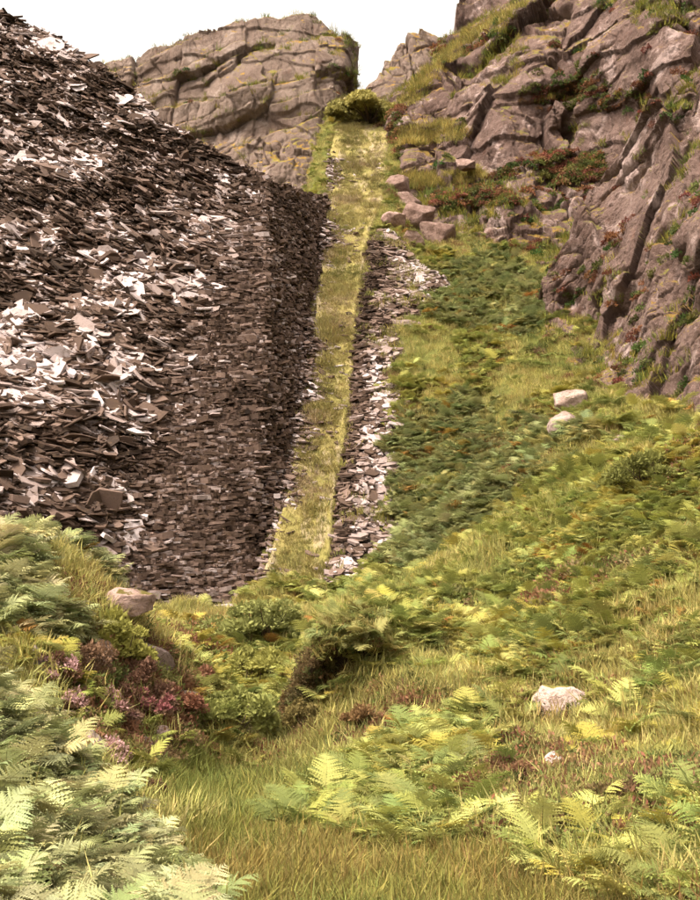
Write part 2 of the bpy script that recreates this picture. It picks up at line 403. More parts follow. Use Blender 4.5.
def crag(name, label, top, bottom, dpts, mat, step=.8, amp=1.0, seed=0, stretch=.45, size=6.0, back=10, side=(0, 0), lam=40, ledge=None, warp=1.5, crack=1.0):
    x0, x1 = top[0][0], top[-1][0]
    nu = int((x1 - x0) / step); px = np.linspace(x0, x1, nu)
    jag = fbm(np.stack([px / 22, 0 * px + seed, 0 * px], -1), 4, seed) * 5
    ty = pl(px, top) + jag; by = pl(px, bottom)
    nv = int(np.max(by - ty) / step); v = np.linspace(0, 1, nv)
    PX = np.repeat(px[:, None], nv, 1); PY = by[:, None] + (ty - by)[:, None] * v[None]
    D = np.array(dpts, float); t = TPS(D[:, :2] / 100, D[:, 2], lam / 1000)
    Y = t(PX / 100, PY / 100)
    if side[0]: Y = Y + (5 * (1 - np.clip((px - x0) / max(8, (x1 - x0) * .05), 0, 1)) ** 2)[:, None]
    if side[1]: Y = Y + (5 * (1 - np.clip((x1 - px) / max(8, (x1 - x0) * .05), 0, 1)) ** 2)[:, None]
    V = un(PX, PY, Y)
    nrm = sheet_normals(V); nrm = nrm * .7 + np.array([0, -.55, .1]); nrm /= np.linalg.norm(nrm, axis=-1, keepdims=True)
    if ledge: V = V + nrm * ledge(V)[..., None]
    disp = rock_disp(V, amp, seed, stretch, size, warp, crack)
    fade = ss(0, .06, v)[None]
    V = V + nrm * (disp * (0.3 + .7 * fade))[..., None]
    # roll over the top to the back, and down
    nb = 26; tb = np.linspace(0, 1, nb + 1)[1:]
    topv = V[:, -1]
    bk = topv[:, None] + np.stack([0 * tb, back * tb, -back * .55 * tb ** 1.6 - .12 * back * tb], -1)[None]
    bk = bk + np.stack([0 * bk[..., 0], 0 * bk[..., 0], fbm(bk * .5, 3, seed + 7) * .5 * np.minimum(1, tb * 6)[None]], -1)
    V = np.concatenate([V, bk], 1)
    for s_, on in ((0, side[0]), (1, side[1])):
        if not on: continue
        ns = 14; tt = np.linspace(0, 1, ns + 1)[1:]
        e = V[0] if s_ == 0 else V[-1]; sg = 1 if s_ == 0 else -1
        ext = e[None] + np.stack([sg * on * .3 * tt ** 2 , on * tt, 0 * tt], -1)[:, None, :]
        ext = ext + (fbm(ext * .6, 3, seed + 3) * .6)[..., None] * np.array([1, 0, 0]) * np.minimum(1, tt * 4)[:, None, None] * sg * .5
        V = np.concatenate([ext[::-1], V], 0) if s_ == 0 else np.concatenate([V, ext], 0)
    f = grid_faces(V.shape[0], V.shape[1])
    n = np.cross(V[1, 1] - V[1, 0], V[0, 1] - V[0, 0])
    f = f if np.median((np.cross(V[1:, 1:] - V[:-1, 1:], V[1:, 1:] - V[1:, :-1]) * V[1:, 1:]).sum(-1)) < 0 else f[:, ::-1]
    me = mesh_np(name, V.reshape(-1, 3), [f], True)
    o = obj(name, me, mat); tag(o, label, 'crag'); CR[name + label[:12]] = V
    return V

def strata(V):
    z = V[..., 2] + .5 * fbm(V * .2, 2, 5) * 3
    k = z / 3.1; fr = k - np.floor(k)
    return (0.5 - fr) * .9

VL = crag('rock_crag', 'bare grey crag with flat top and grassy shelves beside the notch',
     [(70, 78), (105, 66), (150, 50), (166, 46), (215, 32), (232, 31), (270, 22), (300, 15), (316, 15), (330, 30), (345, 38), (352, 44)],
     [(70, 200), (250, 210), (352, 125)],
     [(70, 78, 104), (70, 200, 99), (215, 32, 103), (215, 120, 100.5), (215, 200, 98), (310, 15, 103), (310, 60, 101), (320, 92, 98.6), (290, 92, 98.6), (290, 84, 100.5), (349, 44, 103), (346, 100, 99.5), (300, 130, 97), (250, 200, 96), (160, 60, 103), (160, 160, 99), (240, 100, 99)],
     MROCK_FAR, .8, .6, 3, .9, 8.0, 10, (0, 8), ledge=lambda V: strata(V) * .2, warp=.7, crack=.45)
crag('rock_crag', 'small grass-capped crag standing at the head of the slate tip',
     [(252, 152), (265, 143), (285, 135), (305, 138), (318, 146), (328, 162), (336, 180)],
     [(252, 215), (336, 200)],
     [(252, 150, 93), (324, 150, 93), (285, 138, 93), (285, 165, 89.5), (252, 215, 88), (324, 205, 87), (290, 200, 88)],
     MROCK_FAR, .8, .5, 13, .7, 4, 6, (4, 4))
crag('rock_crag', 'distant pale crag rising behind the grassy shoulder above the notch',
     [(343, 120), (355, 102), (366, 86), (381, 67), (390, 48), (398, 34), (415, 29), (440, 36), (462, 45), (480, 60)],
     [(343, 130), (480, 130)],
     [(350, 110, 116), (480, 60, 118), (398, 40, 118), (400, 100, 113), (440, 110, 112), (370, 120, 113), (480, 130, 112)],
     MROCK_FAR, .8, .7, 23, .5, 6, 8, (6, 0))
VU = crag('rock_cliff', 'tall fissured cliff with heather ledges towering over the incline',
     [(386, 112), (400, 97), (412, 80), (432, 58), (446, 42), (454, 26), (460, 2), (472, -30), (520, -55), (600, -60), (700, -70), (860, -80)],
     [(386, 225), (430, 262), (480, 285), (540, 300), (600, 320), (700, 300), (860, 300)],
     [(388, 215, 76.5), (440, 255, 71), (540, 290, 66), (600, 310, 63), (392, 150, 83), (400, 118, 86), (402, 100, 91), (440, 52, 94), (440, 90, 87.5), (425, 105, 86.5), (472, 32, 93), (475, 60, 88), (440, 120, 86), (440, 175, 81), (445, 195, 77.5),
      (500, 210, 74), (490, 175, 79.5), (500, 150, 78.8), (560, 165, 76.5), (562, 152, 79.5), (520, 42, 82), (470, -20, 97), (520, 14, 88), (520, -45, 92), (520, 90, 80), (600, 30, 77.5), (600, -60, 81), (700, 20, 69.5), (700, -60, 73), (700, 100, 68), (610, 150, 74.8), (600, 230, 70), (700, 200, 66.5), (860, 0, 68), (860, 200, 60), (480, 120, 82), (520, 60, 81)],
     MROCK, .75, 1.0, 33, .42, 6.5, 14, (10, 0), 5, ledge=lambda V: strata(V) * .35, warp=1.6)
VB = crag('rock_buttress', 'leaning brown rock buttress with deep upright fissures above the bracken slope',
     [(530, 312), (537, 285), (550, 262), (575, 240), (588, 205), (600, 188), (622, 168), (660, 130), (700, 105), (760, 80), (860, 50)],
     [(530, 345), (545, 352), (560, 372), (600, 402), (650, 415), (690, 432), (760, 460), (860, 470)],
     [(535, 330, 54), (545, 350, 53), (600, 395, 46.5), (690, 425, 39), (760, 450, 35), (550, 262, 57), (575, 240, 56.5), (620, 170, 55.5), (700, 105, 49.5), (760, 80, 46), (640, 280, 49.5), (600, 300, 52.3), (690, 250, 44.2), (690, 340, 41.3), (620, 350, 48), (860, 60, 42), (860, 460, 32), (570, 300, 56)],
     MROCK, .75, .9, 43, .2, 4.2, 10, (6, 0), 5, warp=1.3)
print('crags', time.time() - T0)

# ------------------------------------------------------------------ slate
def slab_template(k, seed):
    r = random.Random(seed); n = r.choice((5, 6, 6, 7))
    an = sorted((i + r.uniform(-.32, .32)) * 2 * math.pi / n for i in range(n))
    ring = [(math.cos(a) * r.uniform(.75, 1.05), math.sin(a) * r.uniform(.7, 1.05)) for a in an]
    V = [(x, y, .5) for x, y in ring] + [(x * r.uniform(.9, 1.05), y * r.uniform(.9, 1.05), -.5) for x, y in ring]
    tr = [(0, i, i + 1) for i in range(1, n - 1)] + [(n, n + i + 1, n + i) for i in range(1, n - 1)]
    q = [(i, n + i, n + (i + 1) % n, (i + 1) % n) for i in range(n)]
    return np.array(V), np.array(tr), np.array(q)
SLT = [slab_template(0, s) for s in range(10)]
SLM = {}
def frames(n, dip_dir, yaw):
    """n: (N,3) plate normals, yaw spins plate about its normal"""
    ref = np.where(np.abs(n[:, 2:3]) > .95, np.array([[0, 1., 0]]), np.array([[0, 0, 1.]]))
    a = np.cross(ref, n); a /= np.linalg.norm(a, axis=1, keepdims=True)
    b = np.cross(n, a); c, s = np.cos(yaw)[:, None], np.sin(yaw)[:, None]
    return a * c + b * s, -a * s + b * c, n
def slabs(parent, P, N, yaw, L, W, H, tone, name, n_parts, stuff_name, label_stuff=None, score=None):
    """lay plates; the n_parts most visible ones become parts of their own, the rest one stuff part"""
    ax, ay, az = frames(N, None, yaw); cnt = len(P); k = rng.integers(0, len(SLT), cnt)
    if score is None: score = L * W
    _, py, d = proj(P); px, _, _ = proj(P)
    sc = score / d ** 2 * ((px > -5) & (px < 705) & (py > -5))
    order = np.argsort(-sc); single = set(order[:n_parts].tolist())
    parts = Parts()
    for t in range(len(SLT)):
        V, tr, q = SLT[t]; idx = [i for i in np.nonzero(k == t)[0] if i not in single]
        if not idx: continue
        idx = np.array(idx)
        W_ = P[idx][:, None] + V[None, :, 0:1] * (L[idx][:, None, None] * ax[idx][:, None]) + V[None, :, 1:2] * (W[idx][:, None, None] * ay[idx][:, None]) + V[None, :, 2:3] * (H[idx][:, None, None] * az[idx][:, None])
        m = len(idx); nv = len(V); off = (np.arange(m) * nv)[:, None, None]
        parts.add(W_.reshape(-1, 3), (tr[None] + off).reshape(-1, 3), (q[None] + off).reshape(-1, 4), np.repeat(tone[idx], nv))
    o = obj(stuff_name, parts.mesh(stuff_name), MSLATE, parent); o['kind'] = 'stuff'
    for i in single:
        t = int(k[i]); tb = int(np.clip(round(tone[i] * 7), 0, 7)); key = (t, tb)
        if key not in SLM:
            p = Parts(); p.add(SLT[t][0], SLT[t][1], SLT[t][2], tb / 7); SLM[key] = p.mesh('slab'); SLM[key].materials.append(MSLATE)
        ob = bpy.data.objects.new(name, SLM[key]); COL.objects.link(ob); ob.parent = parent
        M = Matrix((tuple(ax[i] * L[i]), tuple(ay[i] * W[i]), tuple(az[i] * H[i]))).transposed().to_4x4(); M.translation = Vector(P[i]); ob.matrix_local = M

# --- tip face: param sheet between crest and foot
TIPD = np.array([(-140, -60, 64), (0, 10, 63), (100, 66, 62), (160, 118, 61), (215, 148, 60.5), (262, 178, 60), (-140, 580, 30), (0, 570, 34), (130, 604, 37.3), (240, 612, 39.8), (262, 300, 52), (258, 400, 46.8), (250, 500, 43),
                 (0, 300, 47), (130, 300, 48.6), (130, 450, 42), (0, 450, 39), (-140, 300, 45), (70, 180, 55)])
tipT = TPS(TIPD[:, :2] / 100, TIPD[:, 2], .01)
CREST = [(-140, -70), (0, 10), (50, 31), (100, 64), (160, 117), (215, 146), (245, 162), (266, 178)]
ARRIS = [(178, 266), (300, 264), (400, 260), (500, 252), (615, 242)]       # row -> column of the corner
FOOT = [(-140, 600), (0, 590), (130, 612), (245, 620)]
def tip_point(u, v):
    """u across (0 far west .. 1 arris), v up (0 foot .. 1 crest)"""
    vpx_guess = None
    # column is slanted with the arris
    py0 = 615 - v * 437
    px = -140 + u * (np.interp(py0, [a[0] for a in ARRIS], [a[1] for a in ARRIS]) + 140)
    ty = pl(px, CREST); by = pl(px, FOOT); py = by + (ty - by) * v
    return px, py, un(px, py, tipT(px / 100, py / 100))
u_, v_ = np.meshgrid(np.linspace(0, 1, 260), np.linspace(0, 1, 300), indexing='ij')
tpx, tpy, TV = tip_point(u_, v_)
TN = sheet_normals(TV)
lump = fbm(TV * .35, 4, 91) * .55 + fbm(TV * 1.4, 3, 97) * .2
wallmask = ss(-38, 42, tpx - np.interp(tpy, [180, 300, 400, 500, 620], [262, 205, 165, 140, 118]))
TVd = TV + TN * (lump * (1 - .75 * wallmask) - .12)[..., None]
tip = empty('slate_tip', tuple(un(60, 590, 36)))
tag(tip, 'huge dark tip of loose slate waste sloping up to the skyline', 'slate tip')
def rel(o_parent, V): return V - np.array(o_parent.location)
nb = 12; tb = np.linspace(0, 1, nb + 1)[1:]
bk = TVd[:, -1][:, None] + np.stack([-3 * tb, 22 * tb, -2.5 * tb - 12 * tb ** 2], -1)[None]
full = np.concatenate([TVd, bk], 1)
core = obj('core', mesh_np('tip_core', rel(tip, full.reshape(-1, 3)), [grid_faces(full.shape[0], full.shape[1])[:, ::-1]], True), MCORE, tip)

def sample_sheet(V, N, n, mask=None):
    a = np.linalg.norm(np.cross(V[1:, :-1] - V[:-1, :-1], V[:-1, 1:] - V[:-1, :-1]), axis=-1)
    if mask is not None: a = a * mask[:-1, :-1]
    c = np.cumsum(a.ravel()); r = np.searchsorted(c, rng.random(n) * c[-1]); i, j = np.unravel_index(r, a.shape)
    fu, fv = rng.random(n)[:, None], rng.random(n)[:, None]
    p = V[i, j] + (V[i + 1, j] - V[i, j]) * fu + (V[i, j + 1] - V[i, j]) * fv
    return p, N[i, j], i, j
# loose plates
n = 37000
p, nn, i, j = sample_sheet(TVd, TN, n, mask=np.clip(1.02 - wallmask, 0, 1) * np.where(tpx < -60, .4, 1))
patch = fbm(p * np.array([.3, .3, .55]), 4, 120)                 # where big pale plates lie
patch2 = fbm(p * 1.1, 2, 140)
lie = np.clip(.52 + .09 * ss(18, 8, p[:, 2]) + .72 * patch + .4 * patch2 + rng.normal(0, .2, n), 0, 1)  # 0 = bedded flat and seen edge-on, 1 = slid down onto the slope
dipx = .20 + .45 * fbm(p * .14, 2, 150) + .2 * ss(12, 24, p[:, 2])
up = np.stack([dipx, -.05 + 0 * dipx, 1 + 0 * dipx], -1)
nv = up * (1 - lie)[:, None] + nn * lie[:, None] + rng.normal(0, .22, (n, 3)) + (rng.random(n) < .15)[:, None] * rng.normal(0, .45, (n, 3))
nv /= np.linalg.norm(nv, axis=1, keepdims=True)
nv = np.where(nv[:, 2:3] < 0, -nv, nv)
size = np.exp(rng.normal(-1.86, .62, n)) * (1 + .9 * np.clip(patch, 0, 1)) * (1.15 - .4 * ss(12, 26, p[:, 2]))
L = np.clip(size * 1.35 * (1 - .6 * wallmask[i, j]), .07, .8); W = L * rng.uniform(.25, .75, n); H = np.clip(np.exp(rng.normal(-3.15, .5, n)) * (L / .3) ** .5, .012, .2)
tone = np.clip(.13 + 1.0 * np.clip(lie - .32, 0, 1) + .42 * rng.random(n) ** 1.5 + .15 * patch2, 0, 1)  # edge-on plates darker as painted shadow, plates lying on the slope paler
tone = np.where(rng.random(n) < .25, tone * .45, tone)
yaw = rng.normal(0, .8, n)
P0 = p + nn * (rng.uniform(-.02, .14, n))[:, None]
slabs(tip, rel(tip, P0), nv, yaw, L, W, H, tone, 'slate_slab', 0, 'slate_scree') if False else None
def slabs_at(parent, P, *a, **k):
    """world points in, parts parented in place"""
    loc = np.array(parent.location)
    global proj
    pj = proj
    proj = lambda Q: pj(Q + loc)
    slabs(parent, P - loc, *a, **k); proj = pj
slabs_at(tip, P0, nv, yaw, L, W, H, tone, 'slate_slab', 300, 'slate_scree', score=L * W * (tone > .6) * (nv[:, 1] < -.12))

# --- retaining wall: coursed face that turns the corner along the incline
wall = empty('retaining_wall', tuple(un(245, 610, 40)))
tag(wall, 'tall dry slate wall of thin flat courses retaining the tip beside the incline', 'wall')
# side face between arris and incline
def arris_w(py): 
    px = np.interp(py, [a[0] for a in ARRIS], [a[1] for a in ARRIS]); return un(px, py, tipT(px / 100, py / 100))
na, nbk = 200, 30
pyA = np.linspace(612, 179, na); AR = arris_w(pyA)
AR = np.concatenate([AR, AR[-1][None] + (un(326, 199, 74) - AR[-1])[None] * np.linspace(0, 1, 80)[1:, None]], 0)
Yc = np.clip(np.linspace(39.6, 75, len(AR)), 0, 75); CT = np.stack([XL(Yc) - .05, Yc, ramp_z(Yc) - .1], -1)
tt = np.linspace(0, 1, nbk)
SV = AR[:, None] * (1 - tt)[None, :, None] + CT[:, None] * tt[None, :, None]
SN = sheet_normals(SV)
SVd = SV + SN * (fbm(SV * .5, 3, 77) * .25 - .1)[..., None]
o = obj('core', mesh_np('wall_core', rel(wall, SVd.reshape(-1, 3)), [grid_faces(len(AR), nbk)], True), MCORE, wall)
# coursed plates, in level courses
def courses(P, N, n, seed):
    zc = .17
    jit = fbm(P * .25, 2, seed) * .5
    k = np.round((P[:, 2] + jit) / zc); dz = (k * zc - jit - P[:, 2]) * .7 + rng.normal(0, .04, n)
    P = P + np.array([0, 0, 1.]) * dz[:, None]
    nv = np.array([[-.05, -.02, 1.]]) + rng.normal(0, .13, (n, 3)); nv /= np.linalg.norm(nv, axis=1, keepdims=True)
    hor = N * np.array([1, 1, 0]); yawN = np.arctan2(hor[:, 1], hor[:, 0])
    return P, nv, yawN
n1 = 9000; pA, nA, _, _ = sample_sheet(TVd, TN, n1, mask=np.clip(wallmask, 0, 1))
n2 = 6500; pB, nB, _, _ = sample_sheet(SVd, SN, n2)
pW = np.r_[pA, pB]; nW = np.r_[nA, nB]; nn_ = n1 + n2
pW, nvW, yw = courses(pW, nW, nn_, 66)
yawW = rng.normal(0, .22, nn_) + np.where(np.arange(nn_) < n1, 0, R(75))
Lw = np.clip(np.exp(rng.normal(-1.6, .55, nn_)), .06, .65); Ww = rng.uniform(.10, .22, nn_); Hw = np.clip(np.exp(rng.normal(-2.55, .5, nn_)), .025, .22)
tw = np.clip(.20 + .52 * rng.random(nn_) ** 1.3 + .25 * fbm(pW * .5, 3, 44) + np.where(rng.random(nn_) < .07, .25, 0), 0, 1)
hor = nW * np.array([1, 1, 0.])
slabs_at(wall, pW + hor * rng.uniform(-.05, .18, nn_)[:, None], nvW, yawW, Lw, Ww, Hw, tw, 'slate', 300, 'slate_courses', score=Lw * Hw)

# --- ruined slate wall / rubble strip on the other side of the incline
RE = edge([(340, 606), (388, 560), (406, 520), (402, 450), (402, 400), (408, 350), (432, 305), (440, 262), (405, 232)])
RE0 = RE
RE = lambda y: RE0(y) + .9 * fbm(np.stack([np.asarray(y, float) * .7, 0 * np.asarray(y, float), 0 * np.asarray(y, float)], -1), 3, 88) - .25
rub = empty('rubble_wall', (float(XR(48)), 48, float(ramp_z(48))))
tag(rub, 'low tumbled slate wall strewn along the edge of the incline', 'wall')
yr = np.linspace(39.6, float(ramp_Y(234)), 220); ur = np.linspace(-.05, 1.05, 40)
YR, UR = np.meshgrid(yr, ur, indexing='ij'); XRr = XR(YR) + (RE(YR) - XR(YR)) * UR
topp = .38 + .4 * fbm(np.stack([YR * .25, UR, 0 * UR], -1), 3, 15)
prof = np.where(UR < .22, ss(-.02, .22, UR), 1 - .75 * ss(.35, 1.05, UR))
base = np.maximum(ground_z(XRr, YR, False) * UR + ramp_z(YR) * (1 - UR), ramp_z(YR) - .5)
ZR = base - .12 + topp * prof * np.minimum(1, (RE(YR) - XR(YR)) / 1.5) * 1.1 + fbm(np.stack([XRr, YR, 0 * YR], -1) * 1.1, 3, 25) * .22
ZR -= np.where((UR < 0) | (UR > 1), .5, 0)
RV = np.stack([XRr, YR, ZR], -1); RN = sheet_normals(RV); RN = np.where(RN[..., 2:3] < 0, -RN, RN)
o = obj('core', mesh_np('rubble_core', rel(rub, RV.reshape(-1, 3)), [grid_faces(len(yr), len(ur))[:, ::-1]], True), MCORE, rub)
n = 5200; p, nn, i, j = sample_sheet(RV, RN, n)
face = UR[i, j] < .3
lie = np.clip(np.where(face, .15, .55) + .5 * fbm(p * .5, 3, 200) + rng.normal(0, .15, n), 0, 1)
nv = np.array([[.05, -.12, 1.]]) * (1 - lie)[:, None] + (nn + np.array([[-.1, -.5, .1]])) * lie[:, None] + rng.normal(0, .2, (n, 3)); nv /= np.linalg.norm(nv, axis=1, keepdims=True)
L = np.clip(np.exp(rng.normal(-1.75, .5, n)), .07, .6); W = L * rng.uniform(.35, .75, n); H = rng.uniform(.03, .11, n)
pz = fbm(p * .22, 3, 210)
tone = np.clip(.34 + .5 * lie + .3 * pz + .3 * rng.random(n) - .02 * face - .14 * ss(11, 16, p[:, 2]), 0, 1); tone = np.where(rng.random(n) < .25, tone * .45, tone)
slabs_at(rub, p + nn * rng.uniform(-.02, .1, n)[:, None], nv, rng.normal(0, .8, n), L, W, H, tone, 'slate_slab', 300, 'slate_rubble', score=L * W * (tone > .5))

# --- slate spilled at the foot of the retaining wall, on the incline's edge
spill = empty('slate_spill', (float(XL(50)), 50, float(ramp_z(50))))
tag(spill, 'pale slate plates spilled in heaps along the foot of the retaining wall', 'slate heap')
n = 2800; yv = rng.uniform(40, 84, n); hp = np.clip(fbm(np.stack([yv * .32, 0 * yv, 0 * yv], -1), 3, 300) * 1.3 + .35, .04, 1)
keep = rng.random(n) < hp * 1.1 + .1; yv = yv[keep]; hp = hp[keep]; n = len(yv)
lat = np.abs(rng.normal(0, .50, n)) * (.35 + hp); lat = np.where(rng.random(n) < .12, rng.random(n) * (XR(yv) - XL(yv)), lat)
xv = XL(yv) - .15 + lat; zv = ramp_z(yv) + .12 + np.clip(.75 * hp - lat * .7, 0, .7) * rng.random(n)
nv = np.array([[.15, -.32, 1.]]) + rng.normal(0, .24, (n, 3)); nv /= np.linalg.norm(nv, axis=1, keepdims=True)
L = np.clip(np.exp(rng.normal(-1.7, .45, n)), .07, .5); 
slabs_at(spill, np.stack([xv, yv, zv], -1), nv, rng.uniform(0, 6, n), L, L * rng.uniform(.35, .7, n), rng.uniform(.025, .08, n), np.clip(rng.normal(.62, .22, n), .1, 1), 'slate_slab', 200, 'slate_chips')
# --- stray plates on the turf of the incline and at its foot: things of their own
strays = [(180, 607, 38.6, .55, .2, .05, .25, .8), (231, 609, 38.2, .6, .14, .05, .5, .85), (240, 603, 39.2, .3, .14, .05, .2, .7), (277, 597, 40.2, .4, .08, .04, .0, .75), (322, 588, 41, .35, .12, .04, .3, .8)]
for q, (px, py, Y, l, w_, h, yw_, tn) in enumerate(strays):
    pp = Parts(); V, tr, qq = SLT[q]
    pp.add(V * np.array([l, w_, h * 1.6]), tr, qq, tn); c = un(px, py, Y); c[2] = max(c[2], float(ground_z(c[0], c[1], True)) + .12)
    o = obj('slate_plate', pp.mesh('slate_plate'), MSLATE, None, tuple(c)); o.rotation_euler = (R(28), R(-6 + 5 * q), yw_)
    tag(o, ['short pale slate lying by the shrubs below the coursed wall', 'long narrow pale slate at the foot of the corner of the coursed wall', 'small squarish slate against the foot of the coursed wall', 'thin slate lying across the turf at the start of the incline', 'slate plate on the turf beside the start of the rubble wall'][q], 'slate')
print('slate', time.time() - T0)

# ------------------------------------------------------------------ boulders
def hit(px, py, y0=5, y1=70):
    """where the view ray of a pixel first meets the ground"""
    Ys = np.linspace(y0, y1, 1500); Q = un(np.full(1500, px), np.full(1500, py), Ys); g = ground_z(Q[:, 0], Q[:, 1])
    k = np.nonzero(Q[:, 2] <= g)[0]
    return Q[k[0]] if len(k) and k[0] > 0 else None
def boulder(name, label, px, py, Y, sx, sy, sz, seed, tint=(1, 1, 1), rot=0, on=False):
    nu, nv_ = 56, 36
    a = np.linspace(0, 2 * math.pi, nu, endpoint=False); b = np.linspace(-math.pi / 2 + .02, math.pi / 2 - .02, nv_)
    A, B = np.meshgrid(a, b, indexing='ij'); V = np.stack([np.cos(A) * np.cos(B), np.sin(A) * np.cos(B), np.sin(B)], -1)
    V = V / np.maximum(np.abs(V).max(-1, keepdims=True), .01) ** .55
    rr = np.random.default_rng(seed)
    for _ in range(22):                                    # knock flat facets off
        d = rr.normal(0, 1, 3); d /= np.linalg.norm(d); h = rr.uniform(.55, .9); k = (V @ d) - h
        V = V - np.where(k > 0, k, 0)[..., None] * d * .92
    V = V * (1 + .10 * fbm(V * 1.6 + seed, 3, seed)[..., None] + .05 * fbm(V * 5 + seed, 3, seed + 4)[..., None])
    V = V * np.array([sx, sy, sz])
    i = np.arange(nu * nv_).reshape(nu, nv_); i2 = np.r_[i, i[:1]]
    q = np.stack([i2[:-1, :-1], i2[1:, :-1], i2[1:, 1:], i2[:-1, 1:]], -1).reshape(-1, 4)
    V = V.reshape(-1, 3); VV = np.r_[V, [V[i[:, 0]].mean(0)], [V[i[:, -1]].mean(0)]]
    t = np.r_[np.stack([i2[1:, 0], i2[:-1, 0], np.full(nu, len(V))], -1), np.stack([i2[:-1, -1], i2[1:, -1], np.full(nu, len(V) + 1)], -1)]
    at_ = un(px, py, Y)
    if Y < 50 and not on:
        h_ = hit(px, py + FPX * sz * .55 / Y, Y * .6, Y * 1.5); at_ = at_ if h_ is None else h_ + np.array([0, 0, sz * (.2 if Y < 30 else .45)])
    o = obj(name, mesh_np(name, VV, [q, t], True), MBOULDER, None, tuple(at_))
    o.rotation_euler = (rr.uniform(-.15, .15), rr.uniform(-.15, .15), rot); o.color = (*tint, 1)
    return tag(o, label, 'boulder')
boulder('boulder', 'pale pinkish boulder alone in the grass of the hillside', 560, 700, 14.3, .40, .32, .27, 1, (.95, .86, .8), .2)
boulder('boulder', 'small grey boulder with a lit flat top beside brown heather', 556, 766, 11.6, .2, .2, .24, 2, (.8, .78, .75), .5)
boulder('boulder', 'low grey stone half buried beside bracken fronds', 502, 740, 12.6, .13, .14, .22, 3, (.6, .6, .62), .1)
boulder('boulder', 'grey stone at the brow of the hillside turf near brown heather', 690, 776, 10.2, .2, .2, .18, 4, (.72, .7, .68), .4)
boulder('boulder', 'upper of two pale boulders lying in dark bracken below the buttress', 571, 402, 43.5, 1.0, .7, .6, 5, (.62, .55, .5), .1)
boulder('boulder', 'lower of two pale boulders lying in dark bracken below the buttress', 566, 427, 41.5, .85, .6, .72, 6, (.6, .54, .5), .6)
boulder('boulder', 'low boulder at the crest of the bracken spur', 621, 441, 36.5, .42, .4, .25, 7, (.55, .5, .46), .3)
boulder('boulder', 'long flat boulder at the foot of the buttress fissures', 655, 432, 36.5, .52, .4, .22, 8, (.55, .49, .45), .0)
boulder('boulder', 'rounded grey boulder resting on the rubble wall', 407, 330, 58.5, .95, .8, .55, 9, (.55, .5, .46), .2)
boulder('boulder', 'pale block on the green slope under the cliff ledges', 497, 293, 64, .55, .5, .5, 10, (.55, .5, .46), .2)
boulder('boulder', 'big flat-topped pale boulder crowning the heathery bank', 124, 604, 15.2, .44, .36, .27, 11, (.62, .51, .46), -.15, on=True)
prof = np.array([(15.5, -.25), (15.9, -.12), (16.15, .12), (16.25, .6), (16.1, .95), (15.8, 1.15), (15.6, 1.26), (15.6, 1.36), (15.8, 1.48), (16.3, 1.56), (17.2, 1.52), (18.4, 1.36), (19.8, .9)])
tq = np.linspace(0, 1, 70); pt = np.linspace(0, 1, len(prof)); xx = np.linspace(-1.15, .85, 80)
PB = np.zeros((80, 70, 3))
endf = np.minimum(ss(-1.15, -.1, xx), 1 - ss(.1, .85, xx)) * (.85 + .3 * fbm(np.stack([xx * 3, 0 * xx, 0 * xx], -1), 3, 6))
yb = np.interp(tq, pt, prof[:, 0]); zb = np.interp(tq, pt, prof[:, 1])
PB[..., 0] = xx[:, None]; PB[..., 1] = 17.0 + (yb[None] - 17.0) * (.12 + .88 * endf)[:, None] + (.3 * fbm(np.stack([xx * 2.2, 0 * xx, 0 * xx], -1), 3, 5))[:, None]; PB[..., 2] = -.5 + (zb[None] + .5) * (.12 + .88 * endf ** .6)[:, None]
PB = PB + fbm(PB * 3.0, 5, 9, .6)[..., None] * np.array([.10, .30, .12])
PB[..., 2] += .25 * ss(-.3, .6, PB[..., 0]) * ss(.7, 1.0, PB[..., 2])
M_ = Mat('peat', .95, .1); v_ = M_.coord(); n_ = M_.noise(5, v_, 5, .7)  # dark brown stands in for the hollow's shade, olive on upward faces
M_.color(M_.mix(M_.maprange(M_.math('ADD', M_.up(), M_.math('MULTIPLY', n_, .6)), .75, .95), (.055, .036, .022), (.15, .14, .035))); M_.bump(n_, 1, .1)
o = obj('peat_bank', mesh_np('peat_bank', PB.reshape(-1, 3), [grid_faces(80, 70)], True), M_.m); tag(o, 'dark undercut peat bank at the foot of the bracken hillside', 'peat bank')
boulder('boulder', 'flat brown rock among bracken on top of the bank', 70, 577, 16.4, .14, .2, .09, 12, (.55, .42, .34), .2)
boulder('boulder', 'narrow grey rock standing in the yellow grass of the bank', 38, 660, 12.5, .10, .14, .24, 13, (.6, .62, .66), -.3)
boulder('boulder', 'grey rock hung with pink heather on the bank', 68, 698, 12.0, .17, .2, .16, 14, (.62, .56, .55), .1)
boulder('boulder', 'dark rock under the brown heather at the edge of the grass', 163, 735, 13.3, .15, .2, .22, 15, (.5, .42, .40), .1)
for q_, (bx_, by_, Yb_, bs_, tn_, lb_) in enumerate([(98, 655, 14, .17, .5, 'brown rock face between the bushy shrub and the brown heather mound'), (152, 652, 15.2, .2, .42, 'dark rock below the edge of the big flat-topped boulder'), (186, 700, 15.2, .17, .4, 'dark rock at the foot of the steep bank near the russet heather'), (140, 748, 13, .14, .5, 'brown stone low on the bank above the grassy floor'), (58, 642, 13.5, .12, .55, 'small brown rock poking from the yellow grass of the bank'), (90, 745, 11.8, .12, .5, 'low grey-brown rock under the pink heather clump')]):
    boulder('boulder', lb_, bx_, by_, Yb_, bs_ * 1.6, bs_ * 1.3, bs_ * 1.6, 80 + q_, (tn_, tn_ * .86, tn_ * .8), q_ * .9)
boulder('boulder', 'small white stone between pink heather bushes', 102, 700, 11.9, .06, .08, .09, 16, (1.0, .95, .92), .1)
boulder('boulder', 'flat pale stone in orange dead bracken below the wall', 228, 661, 21, .22, .2, .09, 17, (.9, .82, .76), .3)
